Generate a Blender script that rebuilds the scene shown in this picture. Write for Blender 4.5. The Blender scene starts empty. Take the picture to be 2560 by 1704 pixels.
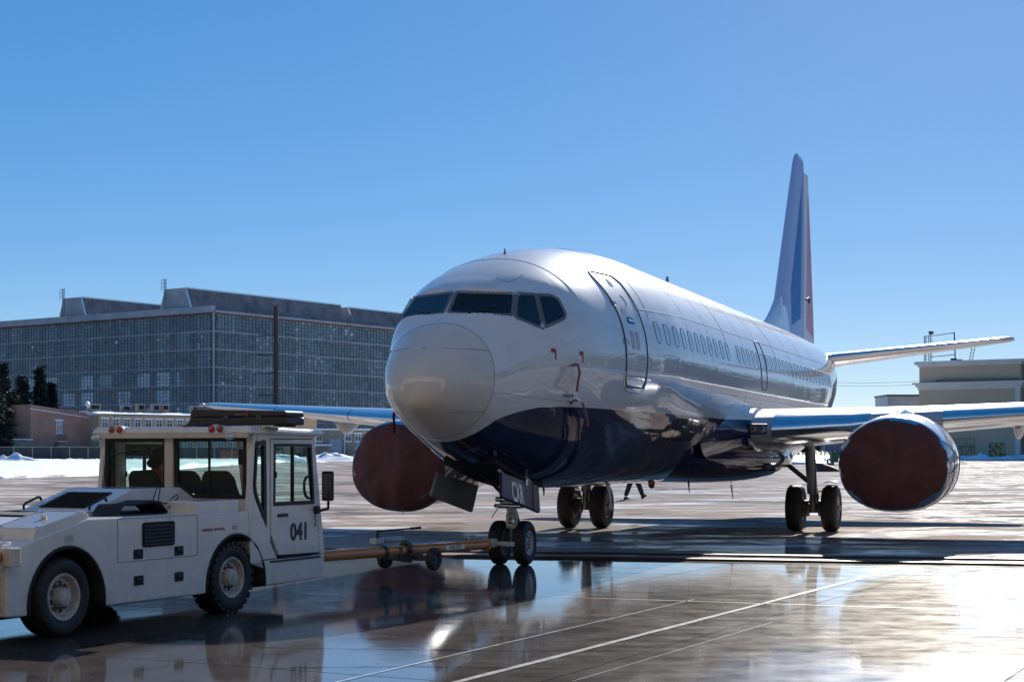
import bpy, bmesh, math, random
from mathutils import Vector, Matrix
from math import sin, cos, pi, sqrt, radians, tan
random.seed(7)
S = bpy.context.scene
COL = S.collection

# ------------------------------------------------------------------ camera, sky, sun
cam = bpy.data.cameras.new('camera'); camo = bpy.data.objects.new('camera', cam); COL.objects.link(camo)
camo.location = (0, 0, 1.682); camo.rotation_euler = (pi/2, 0, 0)
cam.sensor_width = 36; cam.lens = 4049.5/2560*36; cam.shift_y = (1135-852)/2560
cam.clip_start = .1; cam.clip_end = 6000
S.camera = camo
SUN_AZ, SUN_EL = radians(16.2), radians(25)
W = bpy.data.worlds.new('World'); S.world = W; W.use_nodes = True
wn = W.node_tree.nodes; wl = W.node_tree.links
bg = wn['Background']; sky = wn.new('ShaderNodeTexSky'); sky.sky_type = 'NISHITA'
sky.sun_disc = False; sky.sun_elevation = SUN_EL; sky.sun_rotation = SUN_AZ
sky.altitude = 1200; sky.air_density = .72; sky.dust_density = .12; sky.ozone_density = 3.2
hs = wn.new('ShaderNodeHueSaturation'); hs.inputs['Hue'].default_value = .507; hs.inputs['Saturation'].default_value = 1.86; gm = wn.new('ShaderNodeGamma'); gm.inputs['Gamma'].default_value = .50; wl.new(sky.outputs[0], gm.inputs['Color']); wl.new(gm.outputs[0], hs.inputs['Color']); wl.new(hs.outputs[0], bg.inputs[0]); bg.inputs[1].default_value = .178
sl = bpy.data.lights.new('sun', 'SUN'); sl.energy = 5.0; sl.angle = radians(.53); sl.color = (1, .955, .88)
so = bpy.data.objects.new('sun', sl); COL.objects.link(so)
sv = Vector((sin(SUN_AZ)*cos(SUN_EL), cos(SUN_AZ)*cos(SUN_EL), sin(SUN_EL)))
so.rotation_euler = (-sv).to_track_quat('-Z', 'Y').to_euler(); so.location = (20, 40, 60)
S.view_settings.view_transform = 'Standard'; S.view_settings.look = 'None'
S.view_settings.exposure = 0.66; S.view_settings.gamma = 1; S.view_settings.use_curve_mapping = False

# ------------------------------------------------------------------ materials
class NT:
    def __init__(s, name):
        s.m = bpy.data.materials.new(name); s.m.use_nodes = True
        s.n = s.m.node_tree.nodes; s.l = s.m.node_tree.links; s.b = s.n['Principled BSDF']
    def node(s, t, **kw):
        x = s.n.new(t)
        for k, v in kw.items():
            if k in x.inputs.keys(): x.inputs[k].default_value = v
            else: setattr(x, k, v)
        return x
    def link(s, a, b): s.l.new(a, b)
    def math(s, op, a, b=None, c=None):
        x = s.n.new('ShaderNodeMath'); x.operation = op
        for i, v in enumerate((a, b, c)):
            if v is None: continue
            if hasattr(v, 'links'): s.l.new(v, x.inputs[i])
            else: x.inputs[i].default_value = v
        return x.outputs[0]
    def mixc(s, fac, a, b):
        x = s.n.new('ShaderNodeMix'); x.data_type = 'RGBA'
        for i, v in ((0, fac), (6, a), (7, b)):
            if hasattr(v, 'links'): s.l.new(v, x.inputs[i])
            else: x.inputs[i].default_value = v if i == 0 else (*v[:3], 1)
        return x.outputs[2]
    def coords(s, scale=(1, 1, 1), rot=(0, 0, 0), kind='Object', loc=(0, 0, 0)):
        tc = s.n.new('ShaderNodeTexCoord'); mp = s.n.new('ShaderNodeMapping')
        mp.inputs['Scale'].default_value = scale; mp.inputs['Rotation'].default_value = rot; mp.inputs['Location'].default_value = loc
        s.l.new(tc.outputs[kind], mp.inputs[0]); return mp.outputs[0]
    def noise(s, vec, scale, detail=4, rough=.55):
        x = s.node('ShaderNodeTexNoise'); x.inputs['Scale'].default_value = scale
        x.inputs['Detail'].default_value = detail; x.inputs['Roughness'].default_value = rough
        s.l.new(vec, x.inputs['Vector']); return x.outputs[0]
    def ramp(s, v, stops, interp='LINEAR'):
        x = s.n.new('ShaderNodeValToRGB'); e = x.color_ramp.elements; x.color_ramp.interpolation = interp
        while len(e) < len(stops): e.new(.5)
        for i, (p, c) in enumerate(stops):
            e[i].position = p; e[i].color = (c, c, c, 1) if not isinstance(c, tuple) else (*c, 1)
        s.l.new(v, x.inputs[0]); return x.outputs[0]
    def bump(s, h, strength=.3, dist=.01, prev=None):
        x = s.n.new('ShaderNodeBump'); x.inputs['Strength'].default_value = strength; x.inputs['Distance'].default_value = dist
        s.l.new(h, x.inputs['Height'])
        if prev is not None: s.l.new(prev, x.inputs['Normal'])
        return x.outputs[0]
    def set(s, **kw):
        for k, v in kw.items():
            i = s.b.inputs[k.replace('_', ' ')]
            if hasattr(v, 'links'): s.l.new(v, i)
            else: i.default_value = v

def simple(name, col, rough=.5, metal=0., coat=0., var=.12, vscale=3., dirt=0., bump=0., bscale=40, kind='Object', spec=.5):
    """plain material with mottled colour, uneven gloss and a little relief"""
    t = NT(name); c = t.coords(kind=kind)
    n = t.noise(c, vscale, 5)
    lo = tuple(x*(1-var) for x in col); hi = tuple(min(1, x*(1+var*.6)) for x in col)
    base = t.mixc(t.ramp(n, [(.3, 0.), (.7, 1.)]), lo, hi)
    if dirt > 0:
        d = t.noise(c, vscale*2.7, 8, .7)
        base = t.mixc(t.math('MULTIPLY', t.ramp(d, [(.5, 0.), (.75, 1.)]), dirt), base, (.05, .042, .035))
    t.set(Base_Color=base, Metallic=metal, Coat_Weight=coat, Coat_Roughness=.05)
    t.b.inputs['Specular IOR Level'].default_value = spec
    t.set(Roughness=t.math('MULTIPLY_ADD', n, .25*rough, rough*.87))
    if bump > 0: t.set(Normal=t.bump(t.noise(c, bscale, 4), bump, .01))
    return t.m
M = {}
M['white'] = simple('white_paint', (.78, .775, .76), .22, coat=.6, var=.04)
M['silver'] = simple('bare_metal', (.72, .73, .75), .16, 1., var=.08, vscale=5)
M['steel'] = simple('gear_steel', (.42, .42, .41), .38, .7, var=.2, vscale=9, dirt=.35)
M['dsteel'] = simple('dark_steel', (.10, .098, .095), .45, .5, var=.3, vscale=9, dirt=.3)
M['gearwhite'] = simple('gear_paint', (.50, .50, .47), .35, var=.2, vscale=8, dirt=.45)
M['rubber'] = simple('rubber', (.022, .021, .021), .62, var=.3, vscale=6, dirt=.3, bump=.15, bscale=60)
M['black'] = simple('black_plastic', (.014, .014, .015), .4, var=.2, vscale=8)
M['blackm'] = simple('black_matte', (.012, .012, .012), .8, var=.2, vscale=8)
M['frame'] = simple('window_frame', (.17, .165, .16), .35, .3, var=.15, vscale=8)
M['line'] = simple('panel_seam', (.035, .045, .075), .5, var=.1)
M['fineline'] = simple('fine_seam', (.20, .21, .24), .5, var=.1)
M['red'] = simple('red_flag', (.22, .025, .016), .6, var=.25, vscale=8)
M['reddot'] = simple('red_marking', (.30, .04, .03), .4, var=.1)
M['pink'] = simple('faded_red_print', (.55, .38, .38), .35, var=.2, vscale=30)
M['wing'] = simple('wing_grey', (.42, .43, .45), .26, .25, coat=.3, var=.12, vscale=1.2, dirt=.12)
M['navy'] = simple('navy_paint', (.012, .013, .05), .16, coat=1., var=.1)

def maroon():
    t = NT('maroon_canvas'); c = t.coords()
    n = t.noise(c, 2.2, 5); base = t.mixc(t.ramp(n, [(.3, 0.), (.7, 1.)]), (.080, .020, .014), (.130, .032, .022))
    t.set(Base_Color=base, Roughness=.72)
    t.b.inputs['Sheen Weight'].default_value = .25
    a = t.noise(t.coords((1, 1.6, .7), (.6, 0, 0)), 1.1, 1, .4)
    b = t.noise(t.coords((1, 1.5, .8), (-.7, 0, 0)), 1.6, 1.5, .4)
    w = t.noise(t.coords((300, 300, 300)), 1, 1)
    nn = t.bump(t.math('ADD', a, b), .7, .22); nn = t.bump(w, .1, .002, nn)
    t.set(Normal=nn); return t.m
M['maroon'] = maroon()

def glassdark(name, tint=(.012, .014, .017), rough=.03):
    t = NT(name); t.set(Base_Color=(*tint, 1), Roughness=rough); t.b.inputs['IOR'].default_value = 1.42
    return t.m
M['glass'] = glassdark('cockpit_glass')

def clearglass(name, tint, dens=.5):
    t = NT(name); n, l = t.n, t.l
    tr = n.new('ShaderNodeBsdfTransparent'); tr.inputs[0].default_value = (*tint, 1)
    gl = n.new('ShaderNodeBsdfGlossy'); gl.inputs['Roughness'].default_value = .02; gl.inputs[0].default_value = (.9, .95, .95, 1)
    lw = n.new('ShaderNodeLayerWeight'); lw.inputs[0].default_value = .5; fr = t.math('MULTIPLY_ADD', t.math('POWER', lw.outputs['Facing'], 5.), .9, .045)
    mx = n.new('ShaderNodeMixShader'); l.new(fr, mx.inputs[0]); l.new(tr.outputs[0], mx.inputs[1]); l.new(gl.outputs[0], mx.inputs[2])
    l.new(mx.outputs[0], n['Material Output'].inputs[0]); n.remove(t.b); return t.m
M['cabglass'] = clearglass('cab_glass', (.74, .88, .84))
M['lens'] = simple('lamp_lens', (.55, .55, .52), .12, .6, coat=1., var=.35, vscale=25, bump=.4, bscale=60)

ZC = 3.232
def fuselage_mat():
    t = NT('fuselage_paint')
    tc = t.node('ShaderNodeTexCoord'); sp = t.node('ShaderNodeSeparateXYZ'); t.link(tc.outputs['Object'], sp.inputs[0])
    X, Y, Z = sp.outputs
    st = [(0, -2.2), (.85, -2.2), (1.0, -1.50), (1.06, -1.32), (1.13, -1.19), (1.22, -1.09), (1.38, -1.025), (1.55, -.977), (1.75, -.935), (1.95, -.899), (2.4, -.877), (4., -.874)]
    r = t.ramp(t.math('DIVIDE', X, 4.), [(x/4, (z+3)/3) for x, z in st])
    zb = t.math('MULTIPLY_ADD', r, 3., ZC-3.)
    f = t.math('MULTIPLY_ADD', t.math('SUBTRACT', zb, Z), 300., .5); f.node.use_clamp = True
    c = t.coords(); n = t.noise(c, 1.1, 6)
    wht = t.mixc(t.ramp(n, [(.3, 0.), (.7, 1.)]), (.63, .625, .62), (.70, .695, .69))
    # grime streaks running aft and down
    d = t.noise(t.coords((.35, 1, 2.2)), 2.4, 7, .68)
    wht = t.mixc(t.math('MULTIPLY', t.ramp(d, [(.50, 0.), (.76, 1.)]), .32), wht, (.30, .28, .26))
    nav = t.mixc(n, (.008, .009, .038), (.014, .015, .055))
    t.set(Base_Color=t.mixc(f, wht, nav), Coat_Weight=1., Coat_Roughness=.03)
    t.set(Roughness=.5); t.b.inputs['Specular IOR Level'].default_value = .04; t.b.inputs['Coat IOR'].default_value = 1.62
    # skin pillowing between frames: slight waves that make reflections shiver
    w1 = t.noise(t.coords((2.0, .35, .35)), 1., 2, .4)
    w2 = t.noise(t.coords((4.2, 1.1, 1.1)), 1., 3, .5)
    nn = t.bump(w1, 1., .0035); nn = t.bump(w2, 1., .0014, nn)
    t.set(Normal=nn); t.l.new(nn, t.b.inputs['Coat Normal']); return t.m
M['fuse'] = fuselage_mat()
def radome_mat():
    t = NT('radome_paint'); c = t.coords(); n = t.noise(c, 1.6, 6)
    t.set(Base_Color=t.mixc(t.ramp(n, [(.3, 0.), (.7, 1.)]), (.56, .525, .48), (.64, .60, .55)), Roughness=.5, Coat_Weight=1., Coat_Roughness=.05); t.b.inputs['Specular IOR Level'].default_value = 0.
    nn = t.bump(t.noise(c, 1.5, 2), 1., .006); t.set(Normal=nn); t.l.new(nn, t.b.inputs['Coat Normal']); return t.m
M['radome'] = radome_mat()
def fin_mat():
    t = NT('fin_livery_skytint'); tc = t.node('ShaderNodeTexCoord'); sp = t.node('ShaderNodeSeparateXYZ'); t.link(tc.outputs['Object'], sp.inputs[0])
    X, Y, Z = sp.outputs
    # stripes slanted along the fin: position across chord measured from a line parallel to the trailing edge
    Lf = t.math('MULTIPLY_ADD', t.math('MAXIMUM', t.math('SUBTRACT', Z, 6.5), 0.), .72, 27.6); Rt = t.math('MULTIPLY_ADD', Z, .196, 28.18)
    u = t.math('SUBTRACT', X, Rt)
    def band(a, b): 
        f = t.math('MULTIPLY', t.math('GREATER_THAN', u, a), t.math('LESS_THAN', u, b)); return f
    low = t.math('GREATER_THAN', Z, t.math('MULTIPLY_ADD', X, .2, -.1))
    main = t.math('MULTIPLY', t.math('GREATER_THAN', X, Lf), t.math('LESS_THAN', X, Rt))
    col = t.mixc(t.math('MULTIPLY', main, low), (.36, .51, .76), (.06, .20, .48))  # pale blue base paints sky-lit shade over white; darker stripe is livery
    col = t.mixc(t.math('MULTIPLY', band(.10, .17), low), col, (.10, .28, .55))
    col = t.mixc(t.math('MULTIPLY', band(.30, .36), low), col, (.10, .28, .55))
    n = t.noise(t.coords(), 1.3, 5); col = t.mixc(t.math('MULTIPLY', t.ramp(n, [(.45, 0.), (.75, 1.)]), .12), col, (.35, .35, .36))
    t.set(Base_Color=col, Roughness=.45, Coat_Weight=.10, Coat_Roughness=.05); t.b.inputs['Specular IOR Level'].default_value = 0.; return t.m
M['fin'] = fin_mat()
def nacelle_mat():
    t = NT('nacelle_paint'); tc = t.node('ShaderNodeTexCoord'); sp = t.node('ShaderNodeSeparateXYZ'); t.link(tc.outputs['Object'], sp.inputs[0])
    X, Y, Z = sp.outputs; n = t.noise(t.coords(), 1.5, 5)
    zb = t.math('MULTIPLY_ADD', t.math('SUBTRACT', X, 11.), .10, 1.42)
    wht = t.mixc(n, (.70, .70, .69), (.78, .78, .77)); t.set(Base_Color=t.mixc(t.math('LESS_THAN', Z, zb), wht, (.012, .013, .05)), Roughness=.4, Coat_Weight=1., Coat_Roughness=.03)
    t.b.inputs['Specular IOR Level'].default_value = .1; return t.m
M['nacelle'] = nacelle_mat()
M['rudderpink'] = simple('rudder_red', (.68, .38, .47), .5, var=.06, spec=.05)
M['winrim'] = simple('window_rim', (.20, .22, .27), .4, var=.1); M['navydoor'] = simple('navy_door_paint', (.012, .013, .055), .35, var=.1, spec=.25)
M['palepane'] = simple('cabin_window_shade', (.50, .54, .58), .10, coat=1., var=.06)

# ---- ground materials
def floor_mat():
    t = NT('polished_wet_concrete')
    c = t.coords(kind='Generated'); 
    tc = t.node('ShaderNodeTexCoord'); geo = t.node('ShaderNodeNewGeometry'); P = geo.outputs['Position']
    def mp(scale, rot=0, loc=(0, 0, 0)):
        m = t.node('ShaderNodeMapping'); m.inputs['Scale'].default_value = scale; m.inputs['Rotation'].default_value = (0, 0, rot); m.inputs['Location'].default_value = loc
        t.link(P, m.inputs[0]); return m.outputs[0]
    oi = t.node('ShaderNodeObjectInfo')
    a = t.noise(mp((.35, .35, .35)), 1, 6, .6); b = t.noise(mp((2.2, 2.2, 2.2)), 1, 7, .65); s = t.noise(mp((1.6, 3.6, 1), -.28), 1, 7, .68); s2 = t.noise(mp((9, 1.2, 1), -.46), 1, 5, .7)
    base = t.mixc(t.ramp(a, [(.3, 0.), (.7, 1.)]), (.060, .050, .046), (.095, .080, .073))
    base = t.mixc(t.math('MULTIPLY', t.ramp(b, [(.5, 0.), (.8, 1.)]), .5), base, (.14, .122, .112))
    sc = t.ramp(t.noise(mp((2.6, 22, 1), -.47), 1, 3, .8), [(.66, 0.), (.75, 1.)])
    base = t.mixc(t.math('MULTIPLY', sc, .35), base, (.26, .25, .24))
    st = t.ramp(t.noise(mp((.55, .8, 1), .3, (3, 1, 0)), 1, 8, .72), [(.56, 0.), (.64, 1.)]); base = t.mixc(t.math('MULTIPLY', st, .55), base, (.022, .020, .020))
    salt = t.ramp(t.noise(mp((5, 11, 1), -.45), 1, 6, .75), [(.57, 0.), (.68, 1.)]); base = t.mixc(t.math('MULTIPLY', t.math('MULTIPLY', salt, t.ramp(a, [(.40, 0.), (.58, 1.)])), .7), base, (.42, .395, .38))
    base = t.mixc(t.math('MULTIPLY', oi.outputs['Random'], .25), base, (.035, .032, .032))
    # film of water: mirror-like in places, broken up where the slab has dried
    dry = t.ramp(t.math('MULTIPLY_ADD', s, .5, t.math('MULTIPLY', a, .5)), [(.44, 0.), (.60, 1.)])
    t.set(Base_Color=base, Roughness=t.math('MULTIPLY_ADD', b, .16, .30), Coat_Weight=1.)
    t.b.inputs['Specular IOR Level'].default_value = 0.
    cr = t.math('MULTIPLY_ADD', dry, .085, .008); cr = t.math('ADD', cr, t.math('MULTIPLY', s2, .02)); t.l.new(cr, t.b.inputs['Coat Roughness'])
    h = t.math('ADD', t.math('MULTIPLY', s, .5), t.math('MULTIPLY', b, .5))
    nn = t.bump(h, .5, .010); t.set(Normal=nn)
    n2 = t.bump(t.math('ADD', s, t.math('MULTIPLY', s2, .4)), .25, .0022); t.l.new(n2, t.b.inputs['Coat Normal'])
    # worn micro-scratches: a weak broad lobe that flares towards the sun
    gl = t.n.new('ShaderNodeBsdfGlossy'); gl.inputs['Roughness'].default_value = .36; gl.inputs[0].default_value = (1, .97, .93, 1); t.l.new(nn, gl.inputs['Normal'])
    mx = t.n.new('ShaderNodeMixShader'); t.l.new(t.math('MULTIPLY_ADD', t.ramp(t.math('ADD', t.math('MULTIPLY', s, .5), t.math('MULTIPLY', b, .5)), [(.38, 0.), (.62, 1.)]), .027, .007), mx.inputs[0])
    t.l.new(t.b.outputs[0], mx.inputs[1]); t.l.new(gl.outputs[0], mx.inputs[2]); t.l.new(mx.outputs[0], t.n['Material Output'].inputs[0])
    return t.m
M['floor'] = floor_mat()
def apron_mat():
    t = NT('wet_apron')
    geo = t.node('ShaderNodeNewGeometry'); P = geo.outputs['Position']
    def mp(scale, rot=0):
        m = t.node('ShaderNodeMapping'); m.inputs['Scale'].default_value = scale; m.inputs['Rotation'].default_value = (0, 0, rot); t.link(P, m.inputs[0]); return m.outputs[0]
    a = t.noise(mp((.07, .10, .1)), 1, 8, .68); b = t.noise(mp((.45, .62, .5)), 1, 9, .70); g = t.noise(mp((14, 14, 14)), 1, 4, .6)
    base = t.mixc(t.ramp(b, [(.3, 0.), (.7, 1.)]), (.28, .225, .195), (.47, .395, .35))
    wet = t.ramp(t.math('MULTIPLY_ADD', a, .55, t.math('MULTIPLY', b, .45)), [(.475, 0.), (.55, 1.)])
    base = t.mixc(t.math('MULTIPLY', wet, .62), base, (.095, .078, .068))
    ice = t.ramp(t.noise(mp((.22, .38, .3), -.1), 1, 8, .66), [(.535, 0.), (.585, 1.)])
    base = t.mixc(t.math('MULTIPLY', ice, .8), base, (.70, .70, .72))
    base = t.mixc(t.math('MULTIPLY', t.ramp(g, [(.45, 0.), (.7, 1.)]), .18), base, (.05, .045, .04))
    t.set(Base_Color=base); r = t.math('MULTIPLY_ADD', wet, -.30, .68); t.set(Roughness=r); t.b.inputs['Specular IOR Level'].default_value = 0.
    t.l.new(t.math('MULTIPLY_ADD', wet, .25, .008), t.b.inputs['Coat Weight']); t.l.new(t.math('MULTIPLY_ADD', wet, -.40, .46), t.b.inputs['Coat Roughness'])
    nn = t.bump(g, .12, .006); nn = t.bump(b, .06, .03, nn); t.set(Normal=nn)
    return t.m
M['apron'] = apron_mat()
def snow_mat():
    t = NT('snow'); geo = t.node('ShaderNodeNewGeometry'); P = geo.outputs['Position']
    m = t.node('ShaderNodeMapping'); m.inputs['Scale'].default_value = (.4, .4, .4); t.link(P, m.inputs[0])
    n = t.noise(m.outputs[0], 1, 8, .7)
    base = t.mixc(t.math('MULTIPLY', t.ramp(n, [(.55, 0.), (.8, 1.)]), .5), (.86, .87, .89), (.45, .42, .40))
    t.set(Base_Color=base, Roughness=.6, Normal=t.bump(n, .8, .25)); return t.m
M['snow'] = snow_mat()
M['paintw'] = simple('worn_white_paint', (.66, .65, .62), .35, coat=.8, var=.4, vscale=9, dirt=.45, spec=.1); M['crack'] = simple('crack_dark', (.012, .012, .012), .9, spec=0.)
M['painty'] = simple('worn_yellow_paint', (.52, .36, .13), .35, coat=.8, var=.4, vscale=10, dirt=.4)
M['rail'] = simple('rail_steel', (.055, .045, .042), .5, .6, var=.4, vscale=4, dirt=.4)

# ------------------------------------------------------------------ mesh helpers
def V(*a): return Vector(a)
class MB:
    def __init__(s): s.v = []; s.f = []; s.mi = []
    def add(s, vs, fs, mi=0):
        o = len(s.v); s.v += [tuple(v) for v in vs]
        for f in fs: s.f.append(tuple(i+o for i in f)); s.mi.append(mi)
    def box(s, x0, x1, y0, y1, z0, z1, mi=0, T=None):
        vs = [V(x, y, z) for z in (z0, z1) for y in (y0, y1) for x in (x0, x1)]
        if T is not None: vs = [T @ v for v in vs]
        s.add(vs, [(0, 2, 3, 1), (4, 5, 7, 6), (0, 1, 5, 4), (2, 6, 7, 3), (0, 4, 6, 2), (1, 3, 7, 5)], mi); return s
    def bar(s, p, q, w, h=None, mi=0, up=(0, 0, 1)):
        p, q = V(*p), V(*q); h = h or w; d = (q-p).normalized(); u = V(*up)
        if abs(d.dot(u)) > .98: u = V(1, 0, 0)
        a = d.cross(u).normalized()*w/2; b = a.cross(d).normalized()*h/2
        vs = [p-a-b, p+a-b, p+a+b, p-a+b, q-a-b, q+a-b, q+a+b, q-a+b]
        s.add(vs, [(0, 1, 2, 3), (7, 6, 5, 4), (0, 4, 5, 1), (1, 5, 6, 2), (2, 6, 7, 3), (3, 7, 4, 0)], mi); return s
    def cyl(s, p, q, r, n=14, r2=None, mi=0, caps=True):
        return s.lathe([(0, r), ((V(*q)-V(*p)).length, r if r2 is None else r2)], p, V(*q)-V(*p), n, mi, caps)
    def lathe(s, prof, o, axis, n=20, mi=0, caps=True):
        o = V(*o); ax = V(*axis).normalized(); u = V(0, 0, 1) if abs(ax.z) < .9 else V(1, 0, 0)
        a = ax.cross(u).normalized(); b = ax.cross(a); vs = []; fs = []
        for t, r in prof:
            for k in range(n):
                th = 2*pi*k/n; vs.append(o+ax*t+(a*cos(th)+b*sin(th))*r)
        for i in range(len(prof)-1):
            for k in range(n): fs.append((i*n+k, i*n+(k+1) % n, (i+1)*n+(k+1) % n, (i+1)*n+k))
        if caps: fs += [tuple(range(n))[::-1], tuple((len(prof)-1)*n+k for k in range(n))]
        s.add(vs, fs, mi); return s
    def tube(s, pts, r, n=8, mi=0, closed=False, caps=True):
        pts = [V(*p) for p in pts]; vs = []; fs = []; m = len(pts); ref = None
        for i, p in enumerate(pts):
            d = (pts[(i+1) % m if closed else min(i+1, m-1)]-pts[(i-1) % m if closed else max(i-1, 0)]).normalized()
            if ref is None: ref = V(0, 0, 1) if abs(d.z) < .9 else V(1, 0, 0)
            a = d.cross(ref).normalized(); b = a.cross(d); ref = b
            rr = r[i] if isinstance(r, (list, tuple)) else r
            for k in range(n): th = 2*pi*k/n; vs.append(p+(a*cos(th)+b*sin(th))*rr)
        for i in range(m if closed else m-1):
            j = (i+1) % m
            for k in range(n): fs.append((i*n+k, i*n+(k+1) % n, j*n+(k+1) % n, j*n+k))
        if caps and not closed: fs += [tuple(range(n))[::-1], tuple((m-1)*n+k for k in range(n))]
        s.add(vs, fs, mi); return s
    def prism(s, poly, lo, hi, plane='xz', mi=0):
        """poly in plane, extruded along the third axis"""
        def P(a, b, c): return {'xz': V(a, c, b), 'yz': V(c, a, b), 'xy': V(a, b, c)}[plane]
        n = len(poly); vs = [P(a, b, lo) for a, b in poly]+[P(a, b, hi) for a, b in poly]
        fs = [tuple(range(n))[::-1], tuple(range(n, 2*n))]+[(i, (i+1) % n, n+(i+1) % n, n+i) for i in range(n)]
        s.add(vs, fs, mi); return s
    def loft(s, rings, mi=0, caps=True, closed=True):
        n = len(rings[0]); vs = [p for r in rings for p in r]; fs = []
        for i in range(len(rings)-1):
            for k in range(n if closed else n-1): fs.append((i*n+k, i*n+(k+1) % n, (i+1)*n+(k+1) % n, (i+1)*n+k))
        if caps: fs += [tuple(range(n))[::-1], tuple((len(rings)-1)*n+k for k in range(n))]
        s.add(vs, fs, mi); return s
    def sphere(s, c, r, n=14, m=8, sc=(1, 1, 1), mi=0):
        c = V(*c); rings = []
        for i in range(m+1):
            ph = pi*i/m; ph = max(.02, min(pi-.02, ph))
            rings.append([c+V(r*sin(ph)*cos(2*pi*k/n)*sc[0], r*sin(ph)*sin(2*pi*k/n)*sc[1], r*cos(ph)*sc[2]) for k in range(n)])
        return s.loft(rings, mi)
    def mesh(s, name, mats, smooth=None):
        me = bpy.data.meshes.new(name); me.from_pydata(s.v, [], s.f)
        for m in (mats if isinstance(mats, (list, tuple)) else [mats]): me.materials.append(m)
        if any(s.mi): me.polygons.foreach_set('material_index', s.mi)
        bm = bmesh.new(); bm.from_mesh(me); bmesh.ops.recalc_face_normals(bm, faces=bm.faces); bm.to_mesh(me); bm.free()
        if smooth:
            me.shade_smooth(); me.set_sharp_from_angle(angle=radians(smooth))
        me.update(); return me
    def build(s, name, mats, parent=None, smooth=None, bevel=0, seg=2):
        o = bpy.data.objects.new(name, s.mesh(name, mats, smooth)); COL.objects.link(o); o.parent = parent
        if bevel:
            b = o.modifiers.new('bevel', 'BEVEL'); b.width = bevel; b.segments = seg; b.limit_method = 'ANGLE'; b.angle_limit = radians(35)
        return o
def tag(o, label=None, cat=None, group=None, kind=None):
    if label: o['label'] = label
    if cat: o['category'] = cat
    if group: o['group'] = group
    if kind: o['kind'] = kind
    return o
def empty(name, loc=(0, 0, 0), rz=0, label=None, cat=None, group=None):
    o = bpy.data.objects.new(name, None); COL.objects.link(o); o.location = loc; o.rotation_euler = (0, 0, rz); o.empty_display_size = .3
    return tag(o, label, cat, group)
def inst(name, me, parent, M4=None):
    o = bpy.data.objects.new(name, me); COL.objects.link(o); o.parent = parent
    if M4 is not None: o.matrix_local = M4
    return o
def text(body, size, mat, parent, M4, sx=1., extrude=.0015, bold=0., name='lettering', space=1.):
    cu = bpy.data.curves.new('t', 'FONT'); cu.body = body; cu.size = size; cu.extrude = extrude; cu.align_x = 'CENTER'; cu.align_y = 'CENTER'; cu.offset = bold; cu.space_character = space; cu.resolution_u = 4
    to = bpy.data.objects.new('t', cu); COL.objects.link(to)
    me = bpy.data.meshes.new_from_object(to.evaluated_get(bpy.context.evaluated_depsgraph_get()))
    bpy.data.objects.remove(to); me.name = name; me.materials.clear(); me.materials.append(mat)
    me.transform(Matrix.Diagonal((sx, 1, 1, 1))); me.transform(M4)
    o = bpy.data.objects.new(name, me); COL.objects.link(o); o.parent = parent; return o
def frame_m(origin, xdir, ydir):
    x = V(*xdir).normalized(); z = x.cross(V(*ydir)).normalized(); y = z.cross(x)
    return Matrix(((x.x, y.x, z.x, origin[0]), (x.y, y.y, z.y, origin[1]), (x.z, y.z, z.z, origin[2]), (0, 0, 0, 1)))
def smooth01(t): t = max(0., min(1., t)); return t*t*(3-2*t)
def circ(cx, cy, r, n=16, a0=0, a1=2*pi): return [(cx+r*cos(a0+(a1-a0)*k/n), cy+r*sin(a0+(a1-a0)*k/n)) for k in range(n+(0 if abs(a1-a0-2*pi) < 1e-6 else 1))]
def rrect(x0, x1, y0, y1, r, n=4):
    p = []
    for cx, cy, a in ((x1-r, y1-r, 0), (x0+r, y1-r, pi/2), (x0+r, y0+r, pi), (x1-r, y0+r, 1.5*pi)): p += [(cx+r*cos(a+pi/2*k/n), cy+r*sin(a+pi/2*k/n)) for k in range(n+1)]
    return p

# ------------------------------------------------------------------ ground
M['bouncefloor'] = simple('bounce_concrete', (.47, .42, .36), .8, var=.12, vscale=.6, dirt=.15, spec=.1)  # unseen slabs behind the camera, made pale to bounce light onto shaded sides
def terrain(d):
    return 1.0*smooth01((d-95)/170)+.6*smooth01((d-260)/200)
def hn(x, y, s=1.):
    return (sin(x*1.3*s+1.7*sin(y*.7*s))+sin(y*1.9*s+x*.6*s+2.1*sin(x*.43*s))*.7+sin((x*2.7-y*2.3)*s+1.3)*.4)/2.1
RA, RD = V(.40, 26.62, 0), V(.972, -.235, 0).normalized()     # hangar-side rail line
RN = V(RD.y*-1, RD.x, 0)                                        # pointing outdoors
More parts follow.
